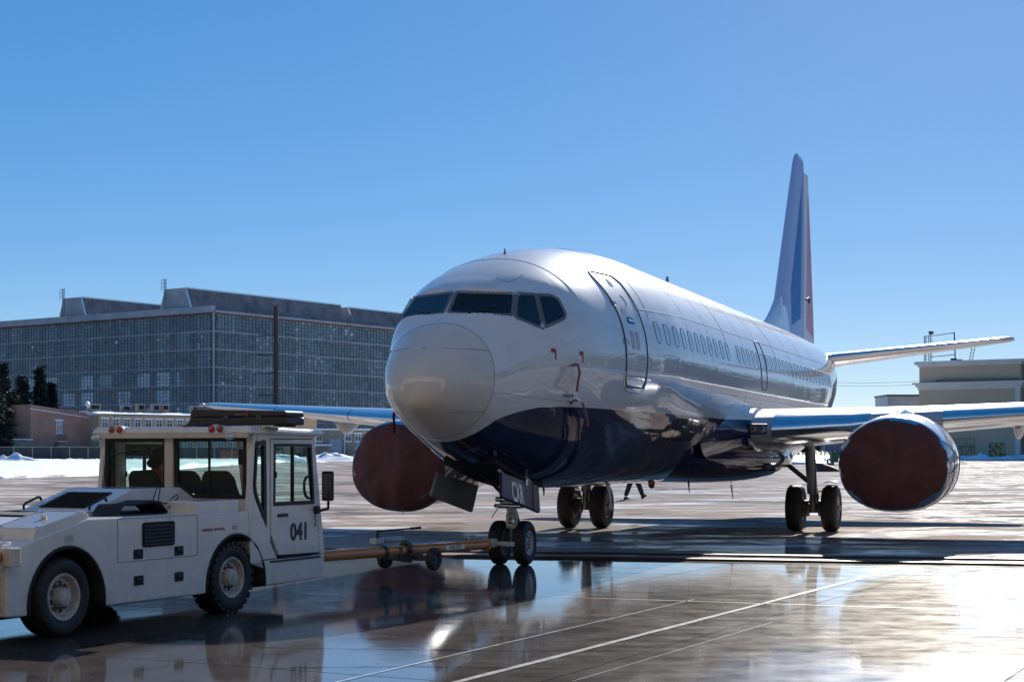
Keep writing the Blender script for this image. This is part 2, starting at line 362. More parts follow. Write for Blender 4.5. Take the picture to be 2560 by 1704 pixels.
# slabs of the polished floor
SD = V(.455, .890, 0).normalized(); SX = V(SD.y, -SD.x, 0)
def clip(poly, a, n, keep=1):
    out = []
    for i, p in enumerate(poly):
        q = poly[(i+1) % len(poly)]; dp = (p-a).dot(n)*keep; dq = (q-a).dot(n)*keep
        if dp <= 0: out.append(p)
        if dp*dq < 0: out.append(p+(q-p)*(dp/(dp-dq)))
    return out
bed = MB(); e0 = RA-RN*.5
pl = [e0-RD*70, e0+RD*70, e0+RD*70-RN*95, e0-RD*70-RN*95]
bed.add([p+V(0, 0, -.014) for p in pl], [(0, 1, 2, 3)])
flo = tag(bed.build('hangar_floor', M['floor']), kind='structure')
SW, SL = 3.05, 3.6
slab_origin = V(-.41, 11.975, 0)+SX*.55
for i in range(-9, 10):
    for j in range(-9, 8):
        a = slab_origin+SX*(i*SW)+SD*(j*SL); g = .006
        q = [a+SX*g+SD*g, a+SX*(SW-g)+SD*g, a+SX*(SW-g)+SD*(SL-g), a+SX*g+SD*(SL-g)]
        q = clip(q, RA-RN*.5, RN)
        c = a+SX*SW/2+SD*SL/2
        if len(q) < 3 or c.y < -14 or abs(c.x) > 20: continue
        m = MB(); n = len(q)
        tilt = (random.uniform(-.0004, .0004), random.uniform(-.0004, .0004))
        tz = lambda p: V(p.x, p.y, (p.x-c.x)*tilt[0]+(p.y-c.y)*tilt[1])
        m.add([tz(p) for p in q]+[p+V(0, 0, -.03) for p in q], [tuple(range(n))]+[(k, n+k, n+(k+1) % n, (k+1) % n) for k in range(n)])
        m.build('slab', M['floor'] if c.y > 8.2 else M['bouncefloor'], flo)
# rails of the hangar door
def strip(name, a, b, w, z0, z1, mat, parent=None):
    a, b = V(*a), V(*b); d = (b-a).normalized(); s = V(d.y, -d.x, 0)*w/2
    m = MB(); vs = [p+V(0, 0, z) for z in (z0, z1) for p in (a-s, a+s, b+s, b-s)]
    m.add(vs, [(3, 2, 1, 0), (4, 5, 6, 7), (0, 1, 5, 4), (1, 2, 6, 5), (2, 3, 7, 6), (3, 0, 4, 7)]); return m.build(name, mat, parent)
tr = empty('rail_track', tuple(RA), 0, 'dark steel hangar door rails set in the ground by the nose wheels', 'rail track')
for off, w, z in ((-.36, .10, .035), (-.10, .09, .030), (.80, .10, .035), (1.06, .09, .030)):
    strip('rail', RN*off-RD*60, RN*off+RD*60, w, -.02, z, M['rail'], tr)
for off in (-.23, .93):
    strip('rail_groove', RN*off-RD*60, RN*off+RD*60, .16, -.02, -.006, M['blackm'], tr)
sill = strip('door_sill', RA+RN*.35-RD*60, RA+RN*.35+RD*60, .80, -.03, .004, M['apron']); tag(sill, kind='structure')
# apron: one sheet to the horizon, rising gently away from the hangar
m = MB(); q0 = RA+RN*1.12
ds = [0, 4, 9, 15, 22, 30, 40, 52, 66, 82, 100, 125, 150, 180, 210, 240, 270, 310, 360, 420, 520, 800, 1500, 3500]
us = [-3500, -1200, -500, -250, -140, -90, -60, -40, -25, -14, -6, 0, 6, 14, 25, 40, 60, 90, 140, 250, 500, 1200, 3500]
for d in ds:
    for u in us:
        p = q0+RD*u+RN*d; m.v.append((p.x, p.y, terrain(max(d, p.y-26)) if d > 60 else 0.))
n = len(us)
for i in range(len(ds)-1):
    for k in range(n-1): m.f.append((i*n+k, i*n+k+1, (i+1)*n+k+1, (i+1)*n+k)); m.mi.append(0)
tag(m.build('apron', M['apron'], smooth=30), kind='structure')
# ground behind and beside the hangar
m = MB(); a0 = RA-RN*.52
for s in (-1, 1):
    p = [a0+RD*s*70, a0+RD*s*3400, a0+RD*s*3400-RN*800, a0+RD*s*70-RN*800]; m.add([x+V(0, 0, -.002) for x in p], [(0, 1, 2, 3)])
p = [a0-RD*70-RN*95, a0+RD*70-RN*95, a0+RD*70-RN*800, a0-RD*70-RN*800]; m.add([x+V(0, 0, -.002) for x in p], [(0, 1, 2, 3)])
tag(m.build('outer_apron', M['apron']), kind='structure')
# painted lines and cracks
def marking(name, a, b, w, mat, z=.0045):
    a, b = V(*a, 0), V(*b, 0); L = (b-a).length; d = (b-a)/L; s = V(d.y, -d.x, 0)
    k = max(2, int(L/.25)); m = MB()
    for i in range(k+1):
        p = a+d*(L*i/k); w1 = w/2*(1+random.uniform(-.18, .18)); w2 = w/2*(1+random.uniform(-.18, .18))
        m.v += [tuple(p-s*w1+V(0, 0, z)), tuple(p+s*w2+V(0, 0, z))]
    for i in range(k): m.f.append((2*i, 2*i+1, 2*i+3, 2*i+2)); m.mi.append(0)
    return tag(m.build(name, mat), kind='structure')
marking('floor_line', (-.95, 10.9), (5.75, 23.95), .075, M['paintw'])
marking('floor_line', (-1.55, 11.45), (2.1, 18.75), .024, M['paintw'])
marking('floor_line', (.45, 12.0), (2.6, 16.2), .010, M['paintw'])
marking('floor_line', (5.85, 24.2), (4.2, 24.4), .04, M['paintw'])
marking('guide_line', (.45, 19.1), (9.5, 15.9), .045, M['painty'])
def crack(pts):
    m = MB(); P = []
    for (a, b), (c, d) in zip(pts, pts[1:]):
        L = sqrt((c-a)**2+(d-b)**2); k = max(2, int(L/.07))
        for i in range(k): P.append(V(a+(c-a)*i/k+random.uniform(-.012, .012), b+(d-b)*i/k+random.uniform(-.02, .02), .004))
    for p in P: w = random.uniform(.003, .011); m.v += [tuple(p-V(0, w, 0)), tuple(p+V(0, w, 0))]
    for i in range(len(P)-1): m.f.append((2*i, 2*i+2, 2*i+3, 2*i+1)); m.mi.append(0)
    tag(m.build('floor_crack', M['crack']), kind='structure')
crack([(-2.2, 14.1), (-.9, 13.95), (.1, 13.85), (1.0, 13.9)])
crack([(-1.9, 12.75), (-.8, 12.85), (.3, 12.7)])
crack([(3.9, 11.0), (4.9, 12.6)])

# snow field beyond the apron
def snow_sheet(name, edge, far, seed, bank=.55):
    m = MB(); nu, nv = 170, 46
    cum = [0]
    for a, b in zip(edge, edge[1:]): cum.append(cum[-1]+sqrt((b[0]-a[0])**2+(b[1]-a[1])**2))
    def at(s):
        for k in range(len(edge)-1):
            if s <= cum[k+1]: t = (s-cum[k])/(cum[k+1]-cum[k]); a, b = edge[k], edge[k+1]; return a[0]+(b[0]-a[0])*t, a[1]+(b[1]-a[1])*t
        return edge[-1]
    fx = far
    for i in range(nu+1):
        x, y = at(cum[-1]*i/nu); ex, ey = fx(x, y)
        L = sqrt((ex-x)**2+(ey-y)**2)
        for j in range(nv+1):
            t = (j/nv)**2.1; w = hn(x*.23+seed, i*.21, 1.)*1.8*(1-t)
            px, py = x+(ex-x)*t, y+(ey-y)*t+w
            s = t*L
            h = .06+bank*(.75+.45*hn(px*.31+seed, py*.11))*math.exp(-((s-3.0-1.2*hn(px*.1, seed))/1.9)**2)+bank*.8*max(0, hn(px*.17+2*seed, py*.09))*math.exp(-((s-13)/4.)**2)
            h += .10*hn(px*.9, py*.6+seed)+.06*hn(px*2.1, py*1.7)+.10*hn(px*.13, py*.19)
            if j == 0: h = -.05
            m.v.append((px, py, terrain(py-26)+max(h, .02) if j else terrain(py-26)-.05))
    n = nv+1
    for i in range(nu):
        for j in range(nv): m.f.append((i*n+j, i*n+j+1, (i+1)*n+j+1, (i+1)*n+j)); m.mi.append(0)
    return tag(m.build(name, M['snow'], smooth=70), kind='structure')
snow_sheet('snow_field', [(-95, 88), (-60, 102), (-35.4, 112), (-32.6, 128), (-34, 184), (-26.8, 248), (-10, 262)], lambda x, y: (x-40-(y-88)*.15, y+175), 1.3, .38)
snow_sheet('snow_field', [(-10, 264), (6, 250), (22, 205), (38, 196), (48, 238), (62, 251), (85, 250), (120, 240)], lambda x, y: (x*1.25, y+170), 4.1, .7)
snow_sheet('snow_field', [(118, 250), (96, 150), (90, 60), (92, -20), (100, -120)], lambda x, y: (x+130, y), 7.7, .8)
# heaps of ploughed snow
def heap(loc, r, hgt, seed, label):
    m = MB(); nr, nt = 9, 22
    for i in range(nr+1):
        t = i/nr
        for k in range(nt):
            th = 2*pi*k/nt; rr = r*t*(1+.22*sin(th*3+seed)+.12*sin(th*7+2*seed))
            z = hgt*(1-t)**1.1*(1+.3*hn(rr*cos(th)*3+seed, rr*sin(th)*3))+.12*hn(th*2, t*9+seed)*(1-t)-.08*t
            m.v.append((rr*cos(th)*1.5, rr*sin(th), z))
    for i in range(nr):
        for k in range(nt): m.f.append((i*nt+k, i*nt+(k+1) % nt, (i+1)*nt+(k+1) % nt, (i+1)*nt+k)); m.mi.append(0)
    o = m.build('snow_heap', M['snow'], smooth=70); o.location = loc; return tag(o, label, 'snow heap', 'heaps of ploughed snow')
def gx(px, d): return (px-1280)/4049.5*d
heap((gx(40, 236), 236, terrain(210)), 2.3, 1.0, 1, 'pointed snow heap by the fence at far left')
heap((gx(8, 238), 238, terrain(212)), 1.5, .75, 2, 'small snow heap at the left edge beside the pointed heap')
heap((gx(700, 222), 222, terrain(196)), 4.5, 1.1, 3, 'broad lumpy snow heap seen through the tractor side window')
heap((gx(830, 232), 232, terrain(206)), 5., 1.1, 4, 'broad snow heap between the tractor and the covered engine')
heap((gx(2450, 244), 244, terrain(218)), 1.8, 1.1, 5, 'snow heap at the foot of the beige building below its graffiti')
heap((gx(2520, 246), 246, terrain(220)), 1.6, .6, 6, 'low snow heap at the right end of the beige building')
heap((gx(1890, 208), 208, terrain(182)), 2.4, .8, 7, 'snow heap seen under the wing beside the landing gear')

# ------------------------------------------------------------------ airliner (x aft from the nose tip, y starboard, z up)
PHI = .3407
plane = empty('airliner', (-1.2882, 21.101, 0), pi/2-PHI, 'white twin-engine airliner with navy belly being towed nose first', 'airplane')
ST = [(0, -0.72, -0.72, 0, 2.02), (0.03, -0.53, -0.865, 0.178, 2.03), (0.08, -0.44, -0.94, 0.285, 2.03), (0.18, -0.32, -1.015, 0.405, 2.04), (0.35, -0.16, -1.1, 0.54, 2.06), (0.6, 0.03, -1.21, 0.68, 2.09), (0.9, 0.22, -1.33, 0.8, 2.15), (1.15, 0.39, -1.42, 0.885, 2.2), (1.28, 0.53, -1.465, 0.93, 2.23), (1.42, 0.66, -1.51, 0.98, 2.26), (1.7, 0.83, -1.59, 1.08, 2.29), (2.1, 1.0, -1.69, 1.25, 2.29), (2.7, 1.225, -1.82, 1.48, 2.19), (3.3, 1.41, -1.94, 1.61, 2.08), (3.8, 1.535, -2.01, 1.67, 2.02), (4.3, 1.63, -2.055, 1.72, 2.01), (5.3, 1.77, -2.095, 1.79, 2.0), (6.3, 1.85, -2.1, 1.845, 2.0), (7.3, 1.88, -2.1, 1.88, 2.0), (20.8, 1.88, -2.1, 1.88, 2.0), (22.8, 1.88, -1.98, 1.87, 2.0), (24.8, 1.87, -1.62, 1.8, 2.0), (26.8, 1.84, -1.1, 1.62, 2.0), (28.8, 1.77, -0.5, 1.33, 2.0), (30.3, 1.68, -0.02, 1.05, 2.0), (31.5, 1.58, 0.38, 0.76, 2.0), (32.1, 1.47, 0.7, 0.46, 2.0), (32.3, 1.35, 0.85, 0.3, 2.0)]
def pchip(xs, ys):
    n = len(xs); h = [xs[i+1]-xs[i] for i in range(n-1)]; d = [(ys[i+1]-ys[i])/h[i] for i in range(n-1)]
    m = [d[0]]+[0]*(n-2)+[d[-1]]
    for i in range(1, n-1):
        if d[i-1]*d[i] > 0: w1 = 2*h[i]+h[i-1]; w2 = h[i]+2*h[i-1]; m[i] = (w1+w2)/(w1/d[i-1]+w2/d[i])
    def f(x):
        x = min(max(x, xs[0]), xs[-1]); lo, hi = 0, n-2
        while lo < hi:
            k = (lo+hi+1)//2
            if xs[k] <= x: lo = k
            else: hi = k-1
        i = lo; t = (x-xs[i])/h[i]
        return ys[i]*(1+2*t)*(1-t)**2+m[i]*h[i]*t*(1-t)**2+ys[i+1]*t*t*(3-2*t)+m[i+1]*h[i]*t*t*(t-1)
    return f
_q = [sqrt(s[0]) for s in ST]; FT = [pchip(_q, [s[k] for s in ST]) for k in (1, 2, 3, 4)]
def prm(x):
    q = sqrt(max(x, 0)); t, b, w, n = [f(q) for f in FT]; return t, b, w, n, t+(b-t)*(1.88/4.01)
def surf(x, th, off=0.):
    t, b, w, n, m = prm(x); c, s = cos(th), sin(th)
    if c >= 0: k = 2/n; return V(x, (w+off)*math.copysign(abs(s)**k, s), ZC+m+(t-m+off)*c**k)
    return V(x, (w+off)*s, ZC+m+(m-b+off)*c)
def ysurf(x, zr, off=0.):
    t, b, w, n, m = prm(x); zz = zr-m
    if zz >= 0: return (w+off)*max(0, 1-(zz/(t-m+off))**n)**(1/n)
    return (w+off)*sqrt(max(0, 1-(zz/(m-b+off))**2))
def sp(x, zr, side=-1, off=0.): return V(x, side*ysurf(x, zr, off), ZC+zr)
# flat cockpit panes (port; mirrored for starboard)
def Z3(*p): return [V(a, b, c+ZC) for a, b, c in p]
PANES = [Z3((1.464, -.045, .689), (1.847, -.735, .684), (1.53, -.812, .377), (1.164, -.048, .398)),
         Z3((1.906, -.785, .686), (2.167, -.939, .692), (1.957, -1.118, .216), (1.573, -.870, .351)),
         Z3((2.219, -.976, .688), (2.44, -1.095, .697), (2.535, -1.165, .655), (2.505, -1.275, .45), (2.433, -1.276, .386), (2.037, -1.150, .25))]
def plane_of(poly):
    c = sum(poly, V(0, 0, 0))/len(poly); n = V(0, 0, 0)
    for i, p in enumerate(poly):
        q = poly[(i+1) % len(poly)]; n += (p-c).cross(q-c)
    n.normalize()
    if n.dot(c-V(3, 0, ZC)) < 0: n = -n
    return c, n
FLAT = []
for P in PANES:
    for s in (1, -1):
        poly = [V(p.x, p.y*s, p.z) for p in P]; c, n = plane_of(poly); FLAT.append((poly, c, n, s))
def poly_dist(p, poly, n):
    """signed distance in the polygon plane, negative inside"""
    d = 1e9; inside = True; c = sum(poly, V(0, 0, 0))/len(poly)
    for i, a in enumerate(poly):
        b = poly[(i+1) % len(poly)]; e = b-a; t = max(0, min(1, (p-a).dot(e)/e.length_squared)); d = min(d, (p-(a+e*t)).length)
        o = n.cross(e)
        if (p-a).dot(o)*(c-a).dot(o) < 0: inside = False
    return -d if inside else d
def skin(x, th):
    p = surf(x, th)
    if .9 < x < 3.0 and cos(th) > -.2:
        disp = V(0, 0, 0); wt = 0
        for poly, c, n, s in FLAT:
            if (p-c).length > 1.0: continue
            h = (p-c).dot(n)
            if abs(h) > .22: continue
            d = poly_dist(p-n*h, poly, n); w = 1-smooth01((d-.02)/.09)
            if d < .012: return p-n*(h+.022*smooth01((.012-d)/.03))
            if w > 0: disp += -n*h*w*w; wt += w*w
        if wt > 0: p = p+disp/max(1., wt)
    return p
NT_ = 120
xs_r = [.0004]+[.9*(k/26)**2 for k in range(1, 27)]
xs_f = [.905]+[.93+.035*k for k in range(0, 62)]+[3.2+.2*k for k in range(0, 24)]+[8.2+.5*k for k in range(0, 47)]+[31.9, 32.1, 32.3]
def skinmesh(xs):
    m = MB(); m.loft([[skin(x, 2*pi*k/NT_) for k in range(NT_)] for x in xs]); return m
skinmesh(xs_r).build('radome', M['radome'], plane, smooth=40)
fus = skinmesh(xs_f).build('fuselage', M['fuse'], plane, smooth=24)
m = MB(); m.tube([surf(.903, 2*pi*k/96) for k in range(96)], .0035, 5, closed=True); m.build('radome_seam', M['line'], plane)
for zr in (-.16, -.98):   # lightning diverter strips on the radome
    for s in (-1, 1):
        pts = [sp(x, zr+(.02 if zr > -.5 else -.03)*(.9-x), s, .001) for x in [.36+.06*k for k in range(10)]]
        MB().tube(pts, .005, 5).build('diverter_strip', M['fineline'], plane)
# cockpit windows
def window_flat(poly, c, n, idx):
    k = len(poly); cen = sum(poly, V(0, 0, 0))/k
    def grow(d):
        out = []
        for i in range(k):
            a, b, e = poly[i-1], poly[i], poly[(i+1) % k]; u = (b-a).normalized(); v = (e-b).normalized()
            nu = n.cross(u); nv = n.cross(v)
            if (cen-b).dot(nu) > 0: nu = -nu
            if (cen-b).dot(nv) > 0: nv = -nv
            bis = (nu+nv).normalized(); out.append(b+bis*d/max(.4, bis.dot(nu)))
        return out
    def rnd(pl, r=.03):
        o = []
        for i in range(len(pl)):
            a, b, e = pl[i-1], pl[i], pl[(i+1) % len(pl)]
            for t in (0, .5, 1):
                p0 = b+(a-b).normalized()*r; p1 = b+(e-b).normalized()*r
                o.append((p0*(1-t)**2+b*2*t*(1-t)+p1*t*t))
        return o
    inn, mid, out = rnd(grow(-.012), .03), rnd(grow(.004), .035), rnd(grow(.038), .045)
    fm = MB(); q = len(inn)
    fm.loft([[p-n*.02 for p in out], [p+n*.006 for p in out], [p+n*.010 for p in mid], [p-n*.002 for p in inn]], caps=False)
    fo = fm.build('cockpit_window', M['frame'], plane, smooth=30)
    g = MB(); g.add([p+n*.004 for p in inn], [tuple(range(q))]); g.build('pane', M['glass'], fo)
for i, (poly, c, n, s) in enumerate(FLAT): window_flat(poly, c, n, i)
# wipers
for s in (-1, 1):
    b0 = V(1.26, -.30*s, ZC+.375); b1 = V(1.60, -.62*s, ZC+.47)
    c, n = FLAT[0][1], FLAT[0][2]; n = V(n.x, n.y*s, n.z)
    MB().cyl(b0-n*.03, b0+n*.05, .022, 8).tube([b0+n*.04, (b0+b1)/2+n*.05, b1+n*.03], .009, 6).bar(b1+n*.025-(b1-b0)*.55, b1+n*.025+(b1-b0)*.15, .012, .02).build('wiper', M['black'], plane)
# passenger door
def surf_path(pts, side=-1, off=.0): return [sp(x, z, side, off) for x, z in pts]
dpath = rrect(4.20, 5.17, -.52, 1.26, .17, 6)
def dense(pts, step=.06, closed=True):
    o = []
    for i in range(len(pts) if closed else len(pts)-1):
        a, b = pts[i], pts[(i+1) % len(pts)]; L = sqrt((b[0]-a[0])**2+(b[1]-a[1])**2); k = max(1, int(L/step))
        o += [(a[0]+(b[0]-a[0])*t/k, a[1]+(b[1]-a[1])*t/k) for t in range(k)]
    return o if closed else o+[pts[-1]]
def patch(poly, side, off, mat, name, parent):
    """a panel that follows the skin: columns clipped to the outline"""
    m = MB(); zs0 = min(p[1] for p in poly); zs1 = max(p[1] for p in poly); rows = []; k = 16; nz = 14
    for j in range(nz+1):
        z = zs0+(zs1-zs0)*(.002+.996*j/nz); xsn = []
        for i, a in enumerate(poly):
            b = poly[(i+1) % len(poly)]
            if (a[1]-z)*(b[1]-z) <= 0 and a[1] != b[1]: xsn.append(a[0]+(b[0]-a[0])*(z-a[1])/(b[1]-a[1]))
        x0, x1 = min(xsn), max(xsn); rows.append([sp(x0+(x1-x0)*i/k, z, side, off) for i in range(k+1)])
    m.loft(rows, caps=False, closed=False); return m.build(name, mat, parent, smooth=40)
for side in (-1, 1):
    dr = patch(rrect(4.22, 5.15, -.50, 1.24, .155, 6), side, .004, M['fuse'], 'door', plane)
    MB().tube(surf_path(dense(dpath, .05), side, .001), .017, 6, closed=True).build('door_seal', M['line'], dr)
    MB().tube(surf_path(dense([(4.16, -.30), (4.16, -.42), (4.22, -.53), (4.34, -.585), (5.03, -.585), (5.15, -.53), (5.21, -.42)], .05, False), side, .002), .013, 6).build('scuff_plate', M['silver'], dr)
    MB().tube(surf_path(dense([(4.24, -.36), (5.13, -.36)], .05, False), side, .004), .004, 5).build('sill_line', M['fineline'], dr)
    hp = rrect(4.49, 4.80, .455, .56, .045, 4); hd = patch(hp, side, .007, M['black'], 'door_handle', dr)
    patch(rrect(4.53, 4.77, .485, .53, .02, 3), side, .016, M['silver'], 'handle_grip', dr)
    for zz in (.74, .155):
        x0 = 4.13
        MB().tube(surf_path(dense(rrect(x0, x0+.20, zz-.03, zz+.03, .008, 2), .03), side, .003), .005, 5, closed=True).build('hinge_cover', M['line'], dr)
    if side < 0:
        for (a, b, c, d) in ((4.44, 4.62, .60, .70), (4.47, 4.62, .06, .34), (4.70, 4.84, .06, .34)):
            patch(rrect(a, b, c, d, .01, 2), side, .0065, M['pink'], 'instruction_placard', dr)
    MB().tube(surf_path(dense(circ(4.70, .82, .09, 10, -1.2, 1.4), .04, False), side, .004), .006, 5).build('peephole_rim', M['line'], dr)
    patch(rrect(4.60, 4.72, 1.04, 1.16, .03, 3), side, .006, M['palepane'], 'door_window', dr)
    # overwing exit
    ex = patch(rrect(14.17, 14.73, -.18, .80, .12, 5), side, .003, M['fuse'], 'overwing_exit', plane)
    MB().tube(surf_path(dense(rrect(14.15, 14.75, -.20, .82, .13, 5), .06), side, .001), .013, 6, closed=True).build('exit_seal', M['line'], ex)
# cabin windows
ov = [(.116*math.copysign(abs(cos(a))**.75, cos(a)), .175*math.copysign(abs(sin(a))**.75, sin(a))) for a in [2*pi*k/20 for k in range(20)]]
for side in (-1, 1):
    for k in range(37):
        x0 = 5.856+.5085*k
        if k == 11 or x0 > 24.2: continue
        z0 = .413
        def ring(f, off): return [sp(x0+a*f, z0+b*(1+(f-1)*.7), side, off) for a, b in ov]
        m = MB(); m.loft([ring(1.09, -.004), ring(1.08, .006), ring(.99, .007), ring(.98, .002)], caps=False, mi=1 if k > 1 else 2); r0 = ring(.985, .003); m.add(r0, [tuple(range(20))], 0)
        m.build('cabin_window', [M['palepane'], M['winrim'], M['fineline']], plane, smooth=40)
# seams
for side in (-1, 1):
    MB().tube(surf_path(dense([(5.3, .74), (8, .80), (23.8, .85)], .5, False), side, 0), .006, 5).build('skin_seam', M['fineline'], plane)
    MB().tube(surf_path(dense([(10.2, .03), (13.2, .0)], .5, False), side, 0), .004, 5).build('skin_seam', M['fineline'], plane)
    MB().tube(surf_path(dense([(.95, -.72), (2.4, -.80)], .2, False), side, 0), .003, 5).build('skin_seam', M['fineline'], plane)
for x0, a0, a1 in ((3.05, -.95, .95), (5.6, -1.2, 1.2), (11.0, -1.3, 1.3), (16.2, -1.3, 1.3)):
    MB().tube([surf(x0, a0+(a1-a0)*k/40) for k in range(41)], .005, 5).build('skin_seam', M['fineline'], plane)
MB().tube([surf(2.05+.0*k, -.28-.012*k) for k in range(14)]+[surf(2.05+.06*k, -.45) for k in range(8)], .004, 5).build('skin_seam', M['fineline'], plane)
for x0 in (7.9, 9.5, 12.6, 14.3, 18.1, 20.0, 22.0):
    MB().tube([surf(x0, -2.6+5.2*k/60) for k in range(61)], .0028, 4).build('skin_seam', M['fineline'], plane)
for zr in (1.25, -.42):
    for side in (-1, 1): MB().tube(surf_path(dense([(5.6, zr), (21.5, zr)], .6, False), side, 0), .003, 4).build('skin_seam', M['fineline'], plane)
# small antennas and probes
def blade(x, z0, h, c, down=False, y=0., name='antenna', mat='white', sweep=.5):
    s = -1 if down else 1; m = MB()
    m.add([V(x, y-.012, z0), V(x, y+.012, z0), V(x+c, y+.012, z0), V(x+c, y-.012, z0), V(x+c*sweep, y-.005, z0+s*h), V(x+c*sweep, y+.005, z0+s*h), V(x+c*(sweep+.45), y+.005, z0+s*h), V(x+c*(sweep+.45), y-.005, z0+s*h)], [(0, 1, 2, 3), (4, 5, 6, 7), (0, 1, 5, 4), (1, 2, 6, 5), (2, 3, 7, 6), (3, 0, 4, 7)])
    return m.build(name, M[mat], plane, bevel=.004)
blade(3.5, surf(3.55, 0).z-.02, .10, .05, mat='dsteel'); blade(13.35, ZC+1.87, .30, .35, mat='dsteel')
blade(9.0, ZC-2.09, .50, .22, True, mat='wing', sweep=1.6); blade(5.35, ZC-2.08, .14, .07, True, mat='dsteel'); blade(12.9, ZC-2.09, .24, .10, True, y=-.6, mat='dsteel', sweep=1.2)
blade(17.6, ZC-2.25, .34, .16, True, y=-.5, mat='wing', sweep=1.5)
MB().lathe([(0, .07), (.05, .075), (.12, .06), (.15, .02)], (12.28, 0, ZC-2.09), (0, 0, -1), 14).build('beacon', simple('red_lens', (.5, .02, .01), .2, coat=1., var=.3, vscale=20), plane, smooth=40)
# probes on the nose side
for (x, zr) in ((2.39, -.29), (2.50, -.79)):
    for s in (-1, 1):
        p = sp(x, zr, s); nrm = V(-.25, s, 0).normalized()
        MB().cyl(p-nrm*.02, p+nrm*.13, .018, 8).tube([p+nrm*.12, p+nrm*.13+V(-.12, 0, 0), p+nrm*.13+V(-.26, 0, 0)], .012, 8).build('pitot_probe', M['silver'], plane)
for (x, zr, a, b) in ((2.04, -.10, .10, .045), (2.62, -.11, .10, .045)):
    for (u0, u1, w0, w1) in ((0, a, 0, .03), (a-.03, a, -.10, 0)):
        patch(rrect(x+u0, x+u1, zr+w0-.03, zr+w1, .004, 2), -1, .004, M['reddot'], 'probe_marking', plane)
patch(rrect(2.36, 2.60, -.74, -.70, .004, 2), -1, .004, M['fineline'], 'static_label', plane)

# ---- fin, rudder, tailplane
def foil(c, th, n=16, camber=0.):
    """closed airfoil outline from trailing edge over the top and back, unit list (x,z)"""
    xs = [(1-cos(pi*k/n))/2 for k in range(n+1)]; yt = lambda x: 5*th*(.2969*sqrt(x)-.126*x-.3516*x*x+.2843*x**3-.1036*x**4); yc = lambda x: camber*4*x*(1-x)
    up = [(x*c, (yc(x)+yt(x))*c) for x in reversed(xs)]; lo = [(x*c, (yc(x)-yt(x))*c) for x in xs[1:-1]]
    return up+lo
def finloft(secs, name, mat, th=.10):
    """secs: (z, xLE, chord)"""
    return MB().loft([[V(x+a, b, z) for a, b in foil(c, th)] for z, x, c in secs]).build(name, mat, plane, smooth=35)
def tailsec(z, x0, x1, a, b, T=None):
    c = x1-x0; T = T or .034*c; ss = [a+(b-a)*k/14 for k in range(15)]
    def yt(s): return T*sqrt(max(0, 1-(1-s/.16)**2)) if s < .16 else T if s < .55 else T*(1-.85*(s-.55)/.45)
    return [V(x0+c*s, -yt(s), z) for s in ss]+[V(x0+c*s, yt(s), z) for s in reversed(ss)]
FS = [(4.9, 25.55, 31.65), (6.0, 26.25, 31.60), (8.0, 27.52, 31.46), (10.0, 28.79, 31.28), (10.36, 29.02, 31.25)]
MB().loft([tailsec(z, a, b, .002, .745) for z, a, b in FS]+[tailsec(10.62, 29.25, 31.15, .01, .74), tailsec(10.76, 29.50, 31.0, .03, .72, .035), tailsec(10.79, 29.68, 30.8, .05, .7, .012)]).build('fin', M['fin'], plane, smooth=35)
RUD = tan(radians(7))
def defl(p):
    h = 25.55+(p.z-4.9)*.6353+.752*(6.1-(p.z-4.9)*.7078); return V(p.x, p.y-max(0, p.x-h)*RUD, p.z)
MB().loft([[defl(p) for p in tailsec(z, a, b, .752, 1.)] for z, a, b in [(5.15, 25.71, 31.64)]+FS[1:]]).build('rudder', simple('rudder_white', (.74, .76, .80), .5, var=.06, spec=.05), plane, smooth=35)
# red panel on the rudder
m = MB()
for s in (-1, 1):
    q = [(5.55, 30.55), (5.28, 31.60), (9.7, 31.27), (9.7, 31.12)]
    def y_at(x, z):
        x0 = 25.55+(z-4.9)*.6353; x1 = 31.65-(z-4.9)*.0725; c = x1-x0; s_ = (x-x0)/c; return .034*c*(1-.85*(s_-.55)/.45)
    m.add([defl(V(x, s*(y_at(x, z)+.006), z)) for z, x in q]+[defl(V(x, s*(y_at(x, z)-.01), z)) for z, x in q], [(0, 1, 2, 3), (4, 5, 6, 7), (0, 1, 5, 4), (1, 2, 6, 5), (2, 3, 7, 6), (3, 0, 4, 7)])
m.build('rudder_stripe', M['rudderpink'], plane)
